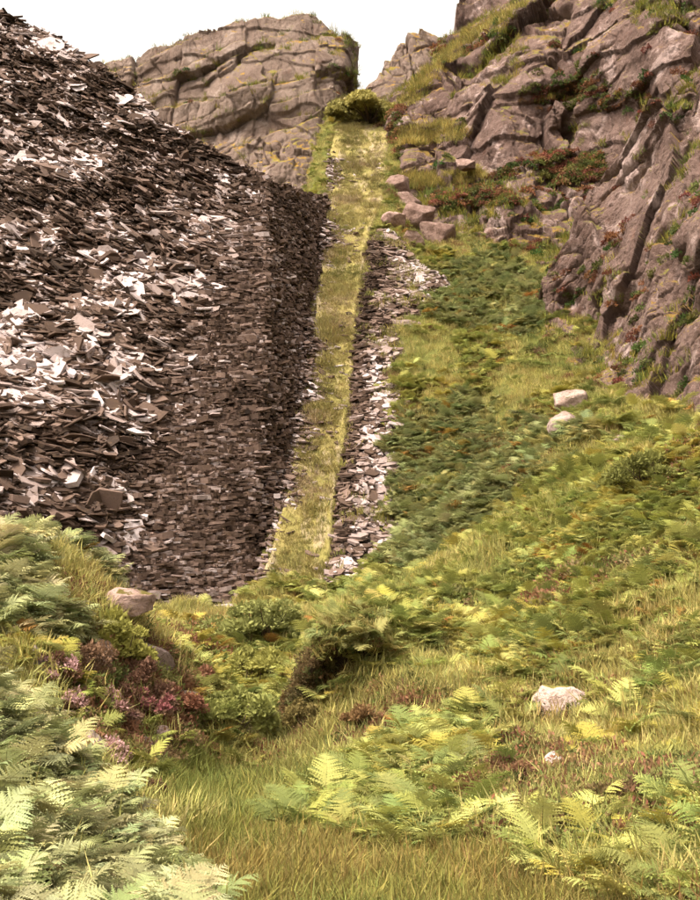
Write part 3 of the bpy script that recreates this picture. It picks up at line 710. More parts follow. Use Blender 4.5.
boulder('boulder', 'pale square block wedged on the cliff ledges above the rubble wall', 465, 165, 78.5, .9, .8, .6, 18, (.5, .41, .37), .3)
for q_, (bx_, by_, bs_, lb_) in enumerate([(396, 186, 1.0, 'pinkish block under the left-over ledge beside the upper incline'), (404, 203, 1.2, 'broad pink-grey block beside the upper incline with grass at its foot'), (394, 222, .9, 'broken pale block at the top end of the rubble wall'), (416, 220, 1.3, 'tilted brown block between the rubble wall and the cliff foot'), (425, 200, 1.1, 'squat brown block at the cliff foot above the tumbled slates'), (412, 240, .7, 'small pale block half sunk above the tumbled slates'), (440, 238, 1.2, 'large brown block bedded in green below the cliff foot')]):
    Yb = float(ramp_Y(by_)) + .5; hb = hit(bx_, by_ + 4, 60, 95); Yb = float(hb[1]) if hb is not None else Yb
    boulder('boulder', lb_.replace('left-over ledge', 'lowest ledge'), bx_, by_, Yb, bs_ * 1.15, bs_, bs_ * .85, 60 + q_, (.42, .33, .295) if q_ not in (2, 5) else (.62, .5, .46), q_ * .7)

# ------------------------------------------------------------------ plants: shapes
def frond(L=.8, pairs=15, seed=0, droop=.5, lift=1.0, detail=True):
    """a bracken frond: arching stalk, opposite pinnae toothed with leaflets"""
    r = random.Random(seed); p = Parts(); curl = r.uniform(-.25, .3); bend = r.uniform(-.25, .25)
    def curve(t):
        return np.array([t * L * (1 - .15 * t), bend * L * t * t, L * lift * (t - droop * t * t * 1.25)])
    st = []
    for k in range(9):
        t = k / 8; c = curve(t); wd = .006 * (1 - .8 * t); st += [c + (0, wd, 0), c - (0, wd, 0), c + (0, 0, -wd)]
    st = np.array(st); q = []
    for k in range(8):
        for m in range(3): q.append((k * 3 + m, k * 3 + (m + 1) % 3, k * 3 + 3 + (m + 1) % 3, k * 3 + 3 + m))
    p.add(st, None, q, .25)
    for k in range(pairs):
        t = .28 + .72 * (k + .5) / pairs
        c = curve(t); e = 1e-3; tg = curve(t + e) - curve(t - e); tg /= np.linalg.norm(tg)
        pn = np.cross(tg, (0, 1, 0)); pn /= np.linalg.norm(pn); pn = pn if pn[2] > 0 else -pn
        ln = L * .40 * (1 - ((t - .28) / .72)) ** .75 * r.uniform(.85, 1.1) + .02
        for s in (-1, 1):
            d = np.array([0, s * 1.0, 0]) + tg * r.uniform(.3, .6) + pn * (r.uniform(-.25, .2) + curl) ; d /= np.linalg.norm(d)
            sd = np.cross(d, pn); m = 7 if detail else 3
            tn = r.uniform(.35, .75)
            for b in range(m):
                f0 = b / m; cc = c + d * ln * f0 - pn * .12 * ln * f0 * f0 * 1.5
                f1 = (b + 1.25) / m; c2 = c + d * ln * min(1, f1) - pn * .12 * ln * f1 * f1 * 1.5
                wd = ln * .15 * (1 - f0 * .8) * r.uniform(.75, 1.2)
                p.add([cc, cc + sd * wd + d * ln * .12, c2, cc - sd * wd + d * ln * .12], None, [(0, 1, 2, 3)], tn + .18 * f0 + r.uniform(-.1, .1))
    return p
def rotz(V, a): c, s = math.cos(a), math.sin(a); return V @ np.array([[c, s, 0], [-s, c, 0], [0, 0, 1]])
def clump(n, seed, L=.8, detail=True, pairs=14):
    r = random.Random(seed); P = Parts()
    for k in range(n):
        f = frond(L * r.uniform(.7, 1.1), pairs, seed * 31 + k, r.uniform(.35, .75), r.uniform(.65, 1.25), detail)
        V = np.concatenate(f.v); a = 2 * math.pi * (k + r.uniform(-.35, .35)) / n
        V = rotz(V, a) + np.array([r.uniform(-.08, .08), r.uniform(-.08, .08), 0])
        q = np.concatenate(f.q); P.add(V, None, q, np.concatenate(f.a))
    return P
def tuft(n, seed, h=.35, spread=.16, wd=.006, lean=.35):
    r = np.random.default_rng(seed); P = Parts()
    for k in range(n):
        a = r.uniform(0, 6.283); b = np.array([math.cos(a), math.sin(a), 0]) * spread * math.sqrt(r.random())
        hh = h * r.uniform(.5, 1.1); ln = r.uniform(.05, lean) * hh; a2 = a + r.normal(0, .8); d = np.array([math.cos(a2), math.sin(a2), 0]); sd = np.array([-d[1], d[0], 0]) * wd
        c1 = b + d * ln * .3 + np.array([0, 0, hh * .55]); c2 = b + d * ln + np.array([0, 0, hh])
        P.add([b - sd, b + sd, c1 + sd * .8, c1 - sd * .8, c2], [(3, 2, 4)], [(0, 1, 2, 3)], r.uniform(.25, .9))
    return P
def sprig(n, seed, rx=.22, rz=.2, leaf=.03, narrow=.45):
    """a low bushy heather / scrub tuft: small leaf faces in a dome"""
    r = np.random.default_rng(seed); P = Parts()
    d = r.normal(0, 1, (n, 3)); d[:, 2] = np.abs(d[:, 2]); d /= np.linalg.norm(d, axis=1, keepdims=True)
    rad = r.uniform(.35, 1.0, n) ** .6
    c = d * rad[:, None] * np.array([rx, rx, rz]) * (1 + .25 * fbm(d * 2.5 + seed, 2, seed))[:, None]
    ax = d + r.normal(0, .5, (n, 3)); ax /= np.linalg.norm(ax, axis=1, keepdims=True)
    sd = np.cross(ax, r.normal(0, 1, (n, 3))); sd /= np.linalg.norm(sd, axis=1, keepdims=True)
    l = leaf * r.uniform(.6, 1.5, n)[:, None]
    V = np.stack([c - ax * l, c + sd * l * narrow, c + ax * l, c - sd * l * narrow], 1).reshape(-1, 3)
    q = np.arange(4 * n).reshape(-1, 4)
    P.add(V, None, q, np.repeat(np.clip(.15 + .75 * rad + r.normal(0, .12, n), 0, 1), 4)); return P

# ------------------------------------------------------------------ scatter (uncountable ground cover)
def scatter(name, label, P, sources, scale, tint, tilt=.12, N=None, mat=MLEAF_I, yaw=None):
    n = len(P)
    if n == 0: return
    cl = bpy.data.collections.new('source_' + name)
    for k, s in enumerate(sources):
        me = s.mesh(name + '_shape'); me.materials.append(mat); so = bpy.data.objects.new('%s_%02d' % (name, k), me); cl.objects.link(so)
    rot = np.stack([rng.normal(0, tilt, n), rng.normal(0, tilt, n), rng.uniform(0, 6.283, n) if yaw is None else yaw], -1)
    me = bpy.data.meshes.new(name); me.vertices.add(n); me.vertices.foreach_set('co', np.asarray(P, np.float32).ravel())
    for k, d in (('rot', rot), ('tint', tint)):
        at = me.attributes.new(k, 'FLOAT_VECTOR', 'POINT'); at.data.foreach_set('vector', np.asarray(d, np.float32).ravel())
    at = me.attributes.new('scl', 'FLOAT', 'POINT'); at.data.foreach_set('value', np.asarray(scale, np.float32))
    at = me.attributes.new('idx', 'INT', 'POINT'); at.data.foreach_set('value', rng.integers(0, len(sources), n).astype(np.int32))
    o = obj(name, me); tag(o, label, kind='stuff')
    g = bpy.data.node_groups.new(name, 'GeometryNodeTree')
    g.interface.new_socket('Geometry', in_out='INPUT', socket_type='NodeSocketGeometry'); g.interface.new_socket('Geometry', in_out='OUTPUT', socket_type='NodeSocketGeometry')
    gi = g.nodes.new('NodeGroupInput'); go = g.nodes.new('NodeGroupOutput'); ip = g.nodes.new('GeometryNodeInstanceOnPoints')
    ci = g.nodes.new('GeometryNodeCollectionInfo'); ci.inputs['Collection'].default_value = cl; ci.inputs['Separate Children'].default_value = True; ci.inputs['Reset Children'].default_value = True
    def na(nm, ty): a = g.nodes.new('GeometryNodeInputNamedAttribute'); a.data_type = ty; a.inputs['Name'].default_value = nm; return [x for x in a.outputs if x.enabled][0]
    ip.inputs['Pick Instance'].default_value = True
    er = g.nodes.new('FunctionNodeEulerToRotation'); g.links.new(na('rot', 'FLOAT_VECTOR'), er.inputs[0])
    g.links.new(gi.outputs[0], ip.inputs['Points']); g.links.new(ci.outputs[0], ip.inputs['Instance']); g.links.new(na('idx', 'INT'), ip.inputs['Instance Index'])
    g.links.new(er.outputs[0], ip.inputs['Rotation']); g.links.new(na('scl', 'FLOAT'), ip.inputs['Scale']); g.links.new(ip.outputs[0], go.inputs[0])
    md = o.modifiers.new('scatter', 'NODES'); md.node_group = g
    return o
def tints(n, cols, jit=.15, pick=None):
    cols = np.array(cols); k = rng.integers(0, len(cols), n) if pick is None else np.clip((pick * len(cols)).astype(int), 0, len(cols) - 1)
    c = cols[k] * (1 + rng.normal(0, jit, (n, 1))) * (1 + rng.normal(0, jit * .35, (n, 3))); return np.clip(c, .005, 1)

def poly(px, py, pts):
    inside = np.zeros(px.shape, bool); m = len(pts)
    for i in range(m):
        x1, y1 = pts[i]; x2, y2 = pts[(i + 1) % m]
        c = ((y1 > py) != (y2 > py)) & (px < (x2 - x1) * (py - y1) / (y2 - y1 + 1e-9) + x1); inside ^= c
    return inside
# candidate points, denser near the camera, over the whole slope in and around the view
def candidates(n, y0, y1, fan=.36, power=1.5):
    t = rng.random(n); Y = (y0 ** (2 - power) + t * (y1 ** (2 - power) - y0 ** (2 - power))) ** (1 / (2 - power))
    X = rng.uniform(-fan, fan, n) * Y * 1.02 + rng.normal(0, .1, n)
    Z = ground_z(X, Y); P = np.stack([X, Y, Z], -1); px, py, _ = proj(P); return P, px, py
SPARE_TIP = [(-400, 200), (-400, 600), (0, 590), (130, 612), (250, 622), (262, 600), (300, 400), (330, 190), (330, -60), (-400, -200)]
P, px, py = candidates(300000, 4.2, 104)
Y = P[:, 1]; X = P[:, 0]
on_ramp = (Y > 39.4) & (X > XL(Y) - .1) & (X < XR(Y) + .05)
on_rub = (Y > 39.6) & (Y < float(ramp_Y(240))) & (X > XR(Y) - .05) & (X < RE(Y) - .1)
under_tip = (Y > 38.5) & (Y < 74) & (X < XL(Y)) | ((Y > 36.5) & (px < 240) & (py < 615))
free = ~on_ramp & ~on_rub & ~under_tip
floor = (P[:, 2] < .16 + .1 * fbm(P * .8, 2, 9)) & (Y < 14.5) & (X > -.72 - (Y - 6) * .21) & (X < 1.5 - .33 * (Y - 7) + .2 * fbm(P * .7, 2, 2))
top_px, top_py, _ = proj(P + np.array([0, 0, .42]))
lim = np.where(Y < 36, pl(px, [(-200, 505), (0, 516), (60, 516), (100, 545), (130, 588), (155, 612), (250, 616), (330, 604), (345, 594), (400, 550), (440, 532), (540, 484), (620, 438), (700, 405), (900, 350)]), 0)
lim0 = lim
lim = np.where((Y < 11.5) & (px < 260), pl(px, [(-200, 560), (0, 650), (60, 715), (100, 760), (130, 790), (170, 850), (210, 900), (260, 1000)]), lim)
lim = np.where((Y < 15.8) & (px > 255) & (px < 480), pl(px, [(255, 800), (300, 765), (350, 738), (420, 700), (480, 680)]), lim)
lim = np.where((Y >= 11.5) & (Y < 17) & (px > 20) & (px < 215), pl(px, [(20, 570), (60, 590), (160, 640), (215, 690)]), lim)
near_stone = np.zeros(len(P), bool)
for sx_, sy_, sY_, sr_ in ((556, 766, 11.6, .32), (502, 740, 12.6, .28), (690, 776, 10.2, .34), (98, 655, 14, .3), (152, 652, 15.2, .3), (186, 700, 15.2, .3), (140, 748, 13, .25)):
    c_ = un(sx_, sy_, sY_); near_stone |= (np.abs(X - c_[0]) < sr_) & (Y > c_[1] - 1.2) & (Y < c_[1] + .5)
clear = near_stone | (px > 520) & (px < 600) & (py > 690) & (py < 745) & (Y > 11.8) & (Y < 15)      # short turf in front of the pale boulder
fits = (top_py > lim) & ~clear
floor &= ~poly(px, py, [(258, 838), (268, 800), (300, 768), (350, 742), (420, 702), (480, 690), (480, 850), (400, 862), (320, 845)])
nA_ = fbm(P * .35, 4, 400); nB_ = fbm(P * 1.1, 3, 410)
# bracken cover
dens = np.zeros(len(P)) + .05 + .55 * ss(.0, .45, nA_) * np.clip(.6 + 1.2 * nB_, 0, 1)
toe_p = [(258, 838), (268, 800), (300, 768), (350, 742), (420, 702), (480, 690), (480, 850), (400, 862), (320, 845)]
reg = {'near': (Y < 11.5) & (X < -.6 - (Y - 6.5) * .2),
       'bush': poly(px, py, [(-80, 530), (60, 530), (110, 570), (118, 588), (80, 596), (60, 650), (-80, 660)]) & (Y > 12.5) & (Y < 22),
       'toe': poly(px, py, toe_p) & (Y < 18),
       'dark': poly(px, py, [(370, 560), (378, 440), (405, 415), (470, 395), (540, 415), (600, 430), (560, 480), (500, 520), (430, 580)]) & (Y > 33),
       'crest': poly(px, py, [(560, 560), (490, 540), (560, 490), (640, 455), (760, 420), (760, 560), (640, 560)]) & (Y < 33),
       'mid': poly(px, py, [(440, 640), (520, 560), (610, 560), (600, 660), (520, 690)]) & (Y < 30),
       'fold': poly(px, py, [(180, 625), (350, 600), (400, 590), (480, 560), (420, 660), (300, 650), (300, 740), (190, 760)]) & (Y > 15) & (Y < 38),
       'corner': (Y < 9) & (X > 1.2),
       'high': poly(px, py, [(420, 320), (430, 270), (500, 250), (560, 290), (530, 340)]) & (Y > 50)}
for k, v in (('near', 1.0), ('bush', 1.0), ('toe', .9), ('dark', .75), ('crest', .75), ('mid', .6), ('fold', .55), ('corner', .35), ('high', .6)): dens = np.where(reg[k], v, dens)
dens = dens * np.where(reg['near'] | reg['bush'] | reg['toe'], 1, np.clip(.65 + .9 * nB_, .1, 1.3))
is_br = free & fits & ~floor & (rng.random(len(P)) < dens)
# thin out by distance so plants stay about a plant apart
d_keep = np.clip(np.where(Y < 12, .40, np.where(Y < 24, .8, np.where(Y < 32, .9, .62))), 0, 1)
is_br &= rng.random(len(P)) < d_keep
S_BR = [clump(7, s, .60, True, 16) for s in range(4)] + [clump(4, s + 9, .72, True, 16) for s in range(2)]
sel = np.nonzero(is_br)[0]
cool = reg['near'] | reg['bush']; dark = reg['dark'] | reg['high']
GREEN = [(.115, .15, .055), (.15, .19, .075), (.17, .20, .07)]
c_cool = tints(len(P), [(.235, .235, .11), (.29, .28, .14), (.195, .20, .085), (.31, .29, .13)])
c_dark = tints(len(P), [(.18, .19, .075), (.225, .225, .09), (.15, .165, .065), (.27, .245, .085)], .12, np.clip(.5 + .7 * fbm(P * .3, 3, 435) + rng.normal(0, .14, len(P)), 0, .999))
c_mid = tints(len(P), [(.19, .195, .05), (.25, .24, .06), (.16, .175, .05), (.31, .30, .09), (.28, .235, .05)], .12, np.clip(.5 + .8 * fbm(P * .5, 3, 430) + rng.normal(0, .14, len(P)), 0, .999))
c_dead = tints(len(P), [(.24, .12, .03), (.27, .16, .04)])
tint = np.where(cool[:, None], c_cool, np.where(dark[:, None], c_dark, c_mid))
rust = (Y > 12.5) & (rng.random(len(P)) < .02 + .25 * (poly(px, py, [(545, 545), (600, 540), (590, 580), (540, 575)]) | poly(px, py, [(200, 640), (280, 640), (270, 680), (200, 680)])))
tint = np.where(reg['toe'][:, None], tint * np.array([1.02, 1.04, 1.1]), tint)
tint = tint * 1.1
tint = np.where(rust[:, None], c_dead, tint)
# nearest ones will be plants of their own: pick them before scattering
inview = (px > -40) & (px < 740) & (py < 960)
near_i = [i for i in sel if inview[i] and Y[i] < 11.5 and (reg['near'][i] or reg['toe'][i] or reg['corner'][i])]
random.shuffle(near_i)
def spaced(idx, gap, maxn):
    out = []
    for i in idx:
        if all((X[i] - X[k]) ** 2 + (Y[i] - Y[k]) ** 2 > gap * gap for k in out): out.append(i)
        if len(out) >= maxn: break
    return out
own = set(spaced(near_i, .19, 230))
near_all = set(near_i); rest = np.array([i for i in sel if i not in near_all])
fill = np.array([i for i in near_i if i not in own and rng.random() < .8])
br = np.concatenate([rest, fill]).astype(int)
scl = np.where(Y < 12, .55, np.where(reg['bush'], .78, np.where(reg['toe'], .60, .60))) * rng.uniform(.7, 1.2, len(P)) * np.where(Y > 30, 1.55 + .6 * nB_, 1) 
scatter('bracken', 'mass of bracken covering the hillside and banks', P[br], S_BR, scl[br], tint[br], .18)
print('bracken', len(br), 'own', len(own), time.time() - T0)

# plants of their own, nearest the grass
def bracken_things():
    fr_mesh = []
    for s in range(8):
        me = frond(.62 * random.uniform(.85, 1.1), 18, 900 + s, random.uniform(.35, .8), random.uniform(.7, 1.2)).mesh('frond'); me.materials.append(MLEAF_O); fr_mesh.append(me)
    for i in sorted(own):
        e = empty('bracken_plant', tuple(P[i])); nf = random.choice((5, 6, 7))
        if reg['near'][i]: tag(e, 'pale bracken plant on the bank below the pink heather', 'bracken', 'bracken plants on the bank under the heather')
        elif reg['toe'][i]: tag(e, 'yellow-green bracken plant where the hillside meets the grassy floor', 'bracken', 'bracken plants at the toe of the hillside')
        else: tag(e, 'arching bracken plant at the low corner of the hillside turf', 'bracken', 'bracken plants at the corner of the hillside')
        a0 = random.random() * 6.28; sc = random.uniform(.42, .82) * (.95 if reg['toe'][i] else 1)
        hue = 'rusty' if tint[i][1] < .6 * tint[i][0] else 'yellowish' if tint[i][0] > 1.06 * tint[i][1] else 'pale green' if tint[i][1] > (.30 if reg['toe'][i] else .25) else 'mid green' if tint[i][1] > .19 else 'deep green'
        where = 'on the bank below the pink heather' if reg['near'][i] else 'where the hillside meets the grassy floor' if reg['toe'][i] else 'at the low corner of the hillside turf'
        e['label'] = '%s %s bracken plant %s' % ('tall' if sc > .72 else 'small' if sc < .52 else 'middling', hue, where)
        for k in range(nf):
            f = bpy.data.objects.new('frond', random.choice(fr_mesh)); COL.objects.link(f); f.parent = e
            f.location = (random.uniform(-.06, .06), random.uniform(-.06, .06), -.02); s_ = sc * random.uniform(.75, 1.1); f.scale = (s_, s_, s_)
            f.rotation_euler = (random.gauss(0, .12), random.gauss(0, .15), a0 + 6.283 * (k + random.uniform(-.3, .3)) / nf)
            b = random.uniform(.8, 1.2); f.color = (*(tint[i] * b), 1)
bracken_things()

# grass of the floor
gr = np.nonzero(floor & free & (Y > 4.5))[0]
P2, px2, py2 = candidates(60000, 4.4, 15.5, .36, 1.2)
fl2 = (P2[:, 2] < .2 + .1 * fbm(P2 * .8, 2, 9)) & (P2[:, 1] < 15) & (P2[:, 0] > -.6 - (P2[:, 1] - 6) * .21) & (P2[:, 0] < 1.7 - .3 * (P2[:, 1] - 7) + .2 * fbm(P2 * .7, 2, 2))
k2 = np.nonzero(fl2)[0][:16000]
S_GF = [tuft(30, s, .10 + .028 * s, .15, .003 + .0008 * s, .5 + .25 * s) for s in range(4)] + [tuft(6, 7, .25, .12, .0022, .9), tuft(40, 8, .11, .16, .005, 1.3)]
pk = np.clip(.5 + .8 * fbm(P2[k2] * np.array([.8, .5, 1]), 3, 500) + rng.normal(0, .15, len(k2)), 0, .999)
scatter('grass', 'tall olive and rust tinged grass filling the floor of the hollow', P2[k2], S_GF, rng.uniform(.6, 1.15, len(k2)), tints(len(k2), [(.125, .14, .034), (.17, .168, .042), (.195, .18, .046), (.215, .165, .05)], .16, pk), .34, mat=MGRASS_I)
# grass of the slopes
bank = poly(px, py, [(30, 650), (110, 640), (215, 660), (215, 770), (140, 800), (60, 740)]) & (Y > 10) & (Y < 17)
gs = np.nonzero(free & ~floor & ~is_br & (~clear | (rng.random(len(P)) < .25)) & (~bank | (rng.random(len(P)) < .15)) & (top_py > lim0 - np.where(Y > 28, 30, 8)))[0]; gs = gs[rng.random(len(gs)) < np.where(Y[gs] < 12, .45, .8) * np.where(reg['near'][gs], .3, 1) * np.where(reg['toe'][gs], .25, 1)][:70000]
S_GS = [tuft(30, s + 20, .19, .2, .0055, 1.1) for s in range(4)]
pk = np.clip(.5 + .7 * nA_[gs] + .3 * nB_[gs] + rng.normal(0, .12, len(gs)), 0, .999)
scatter('grass', 'yellow-green hill grass between the bracken on the slopes', P[gs], S_GS, rng.uniform(.6, 1.3, len(gs)) * np.where(Y[gs] > 25, 1.3, 1), tints(len(gs), [(.19, .205, .06), (.27, .26, .078), (.35, .31, .098), (.37, .315, .115), (.31, .245, .08), (.21, .12, .05)], .12, pk), .3, mat=MGRASS_I)
# heather sprigs on the slopes
hm = fbm(P * .6, 3, 450) + .35 * poly(px, py, [(430, 760), (560, 750), (720, 780), (720, 860), (600, 860), (440, 850)]) + .3 * poly(px, py, [(40, 600), (215, 640), (215, 740), (130, 790), (50, 700)]) * 2 + .12 * (Y < 24)
hs_ = np.nonzero(free & ~floor & (top_py > lim0) & ~reg['near'] & (hm > .34) & (rng.random(len(P)) < .14))[0]
S_HS = [sprig(240, s + 80, .16, .17, .017, .45) for s in range(4)]
scatter('heather', 'brown and olive heather sprigs in the turf of the slopes', P[hs_], S_HS, rng.uniform(.6, 1.5, len(hs_)) * np.where(Y[hs_] > 20, 1.5, 1), tints(len(hs_), [(.14, .07, .035), (.17, .08, .045), (.12, .11, .035), (.09, .10, .03), (.19, .12, .06)], .15), .2)
# tufts breaking through the rubble wall
kr = rng.random(900); ir = rng.integers(0, len(yr), 900); jr = np.clip((rng.beta(2.2, 1.2, 900) * len(ur)).astype(int), 0, len(ur) - 1); pr = RV[ir, jr][fbm(RV[ir, jr] * .7, 2, 640) > .02]
scatter('grass', 'yellow tufts growing through the tumbled slate wall', pr, S_GS, rng.uniform(.9, 1.9, len(pr)), tints(len(pr), [(.24, .22, .06), (.30, .25, .08), (.18, .17, .05)], .15), .3, mat=MGRASS_I)
# growth over the lip of the peat bank
kb = np.nonzero((PB[..., 2].ravel() > 1.2) & (PB[..., 1].ravel() < 19))[0]; pb = PB.reshape(-1, 3)[rng.choice(kb, 420)]
scatter('heather', 'olive and russet heather over the lip of the peat bank', pb[:150], S_HS, rng.uniform(.4, 1.1, 150), tints(150, [(.15, .075, .04), (.12, .11, .035), (.20, .10, .045), (.10, .11, .035)], .15), .3)
kc = np.nonzero((PB[..., 0].ravel() < -.28) & (PB[..., 2].ravel() > .05) & (PB[..., 1].ravel() < 17.2))[0]; pc = PB.reshape(-1, 3)[rng.choice(kc, 170)]
scatter('heather', 'dark heather draping the flank of the peat bank', pc, S_HS, rng.uniform(.5, 1.2, 170), tints(170, [(.10, .07, .03), (.09, .085, .03), (.13, .08, .035)], .15), .3)
scatter('grass', 'yellow grass overhanging the peat bank', pb[150:330], S_GS, rng.uniform(.6, 1.1, 180), tints(180, [(.22, .20, .06), (.28, .23, .07)], .15), .5, mat=MGRASS_I)
scatter('bracken', 'small bracken on top of the peat bank', pb[330:], S_BR, rng.uniform(.35, .62, 90), tints(90, [(.19, .195, .06), (.26, .24, .08)], .15), .3)
# short grass of the incline
n = 15000; yv = 39.3 + (YTOP + 1 - 39.3) * rng.random(n); uv = rng.beta(1.3, 1.3, n)
uv = np.where(rng.random(n) < .12, np.where(rng.random(n) < .5, rng.normal(-.02, .07, n), rng.normal(1.02, .08, n)), uv)
xv = XL(yv) + (XR(yv) - XL(yv)) * uv; PR = np.stack([xv, yv, ramp_z(yv) + .06], -1)
kk = rng.random(n) < np.clip(.75 + .5 * fbm(PR * .6, 3, 530) - .45 * np.exp(-((uv - .66) / .12) ** 2), .15, 1); PR = PR[kk]; n = len(PR)
S_GI = [tuft(24, s + 40, .15, .17, .007, 1.1) for s in range(3)]
pk = np.clip(.5 + .8 * fbm(PR * .5, 3, 540) + rng.normal(0, .1, n), 0, .999)
scatter('grass', 'short bright turf grass of the incline', PR, S_GI, rng.uniform(.5, 1.3, n) * (1 + .9 * (fbm(PR * .9, 3, 555) > .3)), tints(n, [(.18, .165, .055), (.24, .20, .07), (.27, .22, .085), (.31, .235, .13)], .1, pk) * np.where(PR[:, 1:2] > 76, .72, 1), .3, mat=MGRASS_I)

# heather and moor grass on the ledges of the crags
def ledge_points(V, n, zmin, seed, thr=.0):
    Nn = sheet_normals(V); Nn = np.where(Nn[..., 2:3] < -.5, -Nn, Nn)
    p, nn, i, j = sample_sheet(V, Nn, n, np.clip((Nn[..., 2] - zmin) * 6, 0, 1) ** 1 * (1 + 0 * V[..., 0]))
    m = fbm(p * .3, 3, seed) > thr; return p[m]
S_HE = [sprig(170, s + 60, .34, .28, .05, .5) for s in range(4)]
S_GL = [tuft(24, s + 70, .42, .28, .014, 1.0) for s in range(3)]
LPs = [(VU, 9000, .42, 1.1), (VB, 2200, .5, .8), (VL, 2200, .55, 1.0)]
for q, (V, n, zm, sc) in enumerate(LPs):
    p = ledge_points(V, n, zm, 600 + q, -.05); h = fbm(p * .22, 3, 620 + q) + rng.normal(0, .12, len(p))
    a = p[h > (.12 if q < 2 else .4)]; b = p[h <= (.12 if q < 2 else .4)]
    nm = ['the tall cliff', 'the fissured buttress', 'the flat crag by the notch'][q]
    scatter('heather', 'brown and green heather tufts on the ledges of ' + nm, a, S_HE, rng.uniform(.7, 1.5, len(a)) * sc, tints(len(a), [(.13, .05, .032), (.16, .075, .035), (.075, .085, .025), (.05, .075, .022), (.10, .10, .03)], .18), .2)
    scatter('grass', 'rough yellow grass on the ledges of ' + nm, b, S_GL, rng.uniform(.7, 1.4, len(b)) * sc, tints(len(b), [(.17, .155, .03), (.20, .17, .035), (.11, .125, .03)], .14), .3, mat=MGRASS_I)
# ledges that the cliff carries in plain view: grass shoulder, turf shelves, heather shelf
vx, vy, _ = proj(VU); VUp = VU.reshape(-1, 3); vx = vx.ravel(); vy = vy.ravel()
def on_ledge(pts_, n):
    k = np.nonzero(poly(vx, vy, pts_))[0]; return VUp[rng.choice(k, min(n, len(k)), replace=False)]
a = np.concatenate([on_ledge([(396, 112), (412, 85), (440, 52), (470, 28), (500, 16), (540, -4), (548, 8), (482, 42), (452, 64), (420, 102)], 800), on_ledge([(395, 132), (440, 122), (480, 130), (470, 140), (400, 148)], 300), on_ledge([(395, 178), (480, 172), (490, 182), (400, 192)], 350)])
scatter('grass', 'yellow grass on the shoulder and shelves of the tall cliff', a, S_GL, rng.uniform(.8, 1.5, len(a)), tints(len(a), [(.28, .215, .06), (.30, .24, .075), (.20, .17, .05)], .14), .3, mat=MGRASS_I)
a = np.concatenate([on_ledge([(535, 162), (560, 150), (600, 156), (606, 180), (550, 188)], 320), on_ledge([(430, 196), (500, 190), (520, 204), (440, 214)], 220), on_ledge([(390, 112), (402, 106), (400, 160), (388, 170)], 120)])
scatter('heather', 'russet and dark green heather on the shelves of the tall cliff', a, S_HE, rng.uniform(.8, 1.5, len(a)), tints(len(a), [(.16, .06, .04), (.10, .10, .03), (.20, .10, .05), (.075, .085, .025)], .18), .2)
print('veg', time.time() - T0)

# ------------------------------------------------------------------ shrubs: things with stems, foliage, blossom
def shrub(name, label, cat, px, py, Y, rx, rz, n, col, leaf=.035, seed=0, bloom=None, narrow=.5, group=None, lift=0.0, lobes=5):
    lobes = lobes * 2 + 3
    h_ = hit(px, py, Y * .75, Y * 1.35) if Y < 60 else None
    base = un(px, py, Y) if h_ is None else h_
    if h_ is None: print('no ground for', label, base[2], float(ground_z(base[0], base[1]))); base[2] = float(ground_z(base[0], base[1]))
    e = empty(name, tuple(base)); tag(e, label, cat, group); r = np.random.default_rng(seed)
    st = Parts(); fo = Parts(); bl = Parts()
    for k in range(lobes):
        a = 6.283 * k / lobes + r.uniform(-.4, .4); off = np.array([math.cos(a * 1.7), math.sin(a * 1.7), 0]) * rx * r.uniform(.2, 1.05); off[2] = rz * r.uniform(.02, .95) * (1 - .5 * (np.hypot(off[0], off[1]) / rx) ** 2)
        if k == 0: off = np.array([0, 0, rz * .5])
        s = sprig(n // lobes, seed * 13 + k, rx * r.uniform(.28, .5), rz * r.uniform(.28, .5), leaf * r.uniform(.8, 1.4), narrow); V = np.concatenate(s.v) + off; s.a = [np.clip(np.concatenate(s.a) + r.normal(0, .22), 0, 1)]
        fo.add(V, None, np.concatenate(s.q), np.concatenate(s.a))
        for m in range(3):
            tip_ = off + np.array([r.normal(0, rx * .3), r.normal(0, rx * .3), rz * r.uniform(-.05, .2)]); b0 = np.array([r.normal(0, rx * .08), r.normal(0, rx * .08), -.12]); mid = b0 * .5 + tip_ * .5 + r.normal(0, rx * .08, 3)
            wv = max(.004, rx * .025); V = []
            for c_, ww in ((b0, wv), (mid, wv * .6), (tip_, wv * .25)):
                for t3 in range(4): V.append(c_ + ww * np.array([math.cos(t3 * 1.571), math.sin(t3 * 1.571), 0]))
            st.add(V, None, [(l * 4 + t3, l * 4 + (t3 + 1) % 4, l * 4 + 4 + (t3 + 1) % 4, l * 4 + 4 + t3) for l in range(2) for t3 in range(4)], .3)
        if bloom and r.random() < .75:
            s = sprig(n // lobes // 2, seed * 17 + k, rx * .34, rz * .36, leaf * .9, .6); bl.add(np.concatenate(s.v) + off + np.array([0, -rx * .12, rz * .16]), None, np.concatenate(s.q), np.concatenate(s.a))
    obj('stems', st.mesh('stems'), MSTEM, e)
    f = obj('foliage', fo.mesh('foliage'), MLEAF_O, e); f.color = (*col, 1)
    if bloom and bl.n: b = obj('blossom', bl.mesh('blossom'), MLEAF_O, e); b.color = (*bloom, 1)
    return e
PINK = (.44, .27, .26)
BRN = (.17, .10, .065); RED = (.20, .09, .055); OLV = (.13, .125, .03); GRN = (.10, .135, .04)
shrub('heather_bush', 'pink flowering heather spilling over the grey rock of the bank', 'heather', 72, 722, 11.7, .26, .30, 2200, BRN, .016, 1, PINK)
shrub('heather_bush', 'low pink heather clump on brown stems near the bracken', 'heather', 104, 775, 11.4, .26, .28, 2200, BRN, .016, 2, PINK)
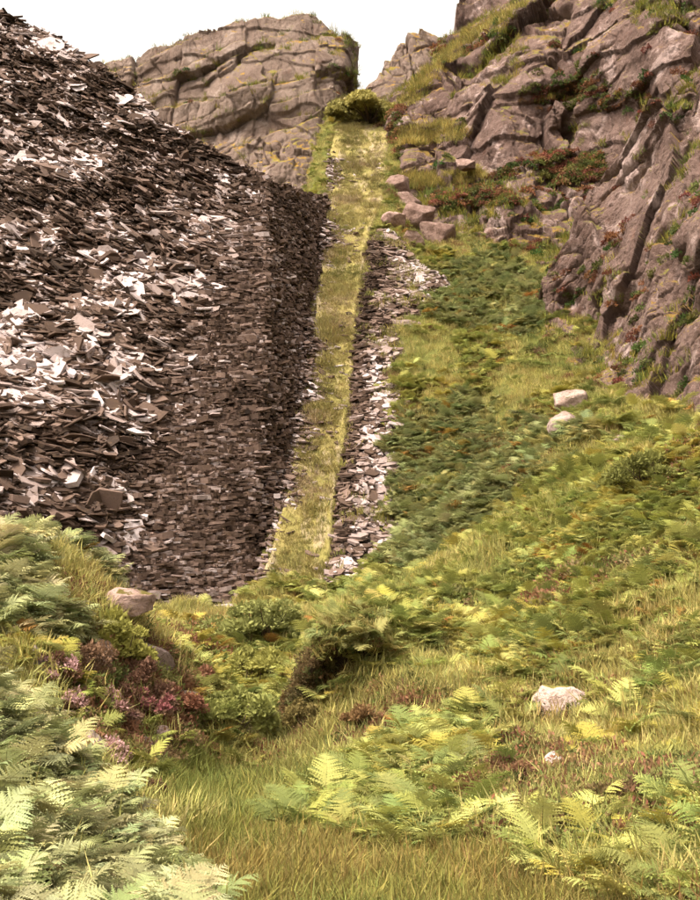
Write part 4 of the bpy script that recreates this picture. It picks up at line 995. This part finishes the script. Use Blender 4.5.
shrub('heather_bush', 'rosy heather beside the small white stone', 'heather', 118, 730, 12.4, .28, .32, 2200, BRN, .017, 3, (.34, .19, .18))
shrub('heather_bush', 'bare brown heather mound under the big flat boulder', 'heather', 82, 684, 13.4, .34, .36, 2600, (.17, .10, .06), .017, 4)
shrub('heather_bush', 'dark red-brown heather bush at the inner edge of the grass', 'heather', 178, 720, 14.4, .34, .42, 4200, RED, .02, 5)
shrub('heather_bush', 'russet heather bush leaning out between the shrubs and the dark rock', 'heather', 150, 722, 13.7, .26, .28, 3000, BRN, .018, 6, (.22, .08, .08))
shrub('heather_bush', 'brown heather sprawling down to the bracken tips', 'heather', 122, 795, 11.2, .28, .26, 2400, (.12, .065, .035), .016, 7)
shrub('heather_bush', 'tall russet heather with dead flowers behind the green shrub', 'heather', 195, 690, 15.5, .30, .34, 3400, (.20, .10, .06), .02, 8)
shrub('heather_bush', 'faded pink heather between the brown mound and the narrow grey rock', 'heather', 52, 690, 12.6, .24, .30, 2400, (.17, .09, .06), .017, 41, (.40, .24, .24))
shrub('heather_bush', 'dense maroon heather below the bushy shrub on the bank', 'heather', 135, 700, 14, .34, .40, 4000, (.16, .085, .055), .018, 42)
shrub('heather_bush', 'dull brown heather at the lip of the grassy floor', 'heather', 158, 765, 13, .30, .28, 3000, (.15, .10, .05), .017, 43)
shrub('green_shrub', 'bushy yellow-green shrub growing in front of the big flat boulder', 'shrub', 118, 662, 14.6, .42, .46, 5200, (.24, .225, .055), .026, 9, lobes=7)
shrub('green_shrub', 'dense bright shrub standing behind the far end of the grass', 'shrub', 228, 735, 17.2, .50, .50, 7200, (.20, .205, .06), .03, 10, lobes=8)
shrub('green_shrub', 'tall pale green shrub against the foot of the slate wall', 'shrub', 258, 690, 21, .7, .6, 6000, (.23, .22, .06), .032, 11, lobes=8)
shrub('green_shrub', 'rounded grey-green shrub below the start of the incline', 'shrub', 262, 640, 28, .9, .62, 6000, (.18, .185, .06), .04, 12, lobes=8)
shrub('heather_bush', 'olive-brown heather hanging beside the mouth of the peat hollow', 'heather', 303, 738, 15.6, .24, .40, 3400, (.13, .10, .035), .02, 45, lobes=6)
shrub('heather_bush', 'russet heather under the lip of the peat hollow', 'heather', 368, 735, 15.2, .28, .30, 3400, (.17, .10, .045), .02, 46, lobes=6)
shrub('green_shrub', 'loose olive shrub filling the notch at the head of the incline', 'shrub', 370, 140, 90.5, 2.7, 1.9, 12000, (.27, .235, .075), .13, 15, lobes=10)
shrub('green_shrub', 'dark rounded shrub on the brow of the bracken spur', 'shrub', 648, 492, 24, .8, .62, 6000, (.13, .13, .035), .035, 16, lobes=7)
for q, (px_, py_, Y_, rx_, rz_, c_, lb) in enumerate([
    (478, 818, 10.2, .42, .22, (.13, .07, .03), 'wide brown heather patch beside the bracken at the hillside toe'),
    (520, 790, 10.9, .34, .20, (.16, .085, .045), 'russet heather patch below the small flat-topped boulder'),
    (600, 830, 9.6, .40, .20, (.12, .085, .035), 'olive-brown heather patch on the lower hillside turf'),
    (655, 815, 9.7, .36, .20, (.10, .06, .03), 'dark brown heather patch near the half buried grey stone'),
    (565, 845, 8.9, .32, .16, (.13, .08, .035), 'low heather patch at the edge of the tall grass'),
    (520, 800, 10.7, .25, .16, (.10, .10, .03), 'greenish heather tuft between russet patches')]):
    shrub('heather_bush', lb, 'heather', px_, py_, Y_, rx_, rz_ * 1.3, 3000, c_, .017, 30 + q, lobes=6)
print('done', time.time() - T0)
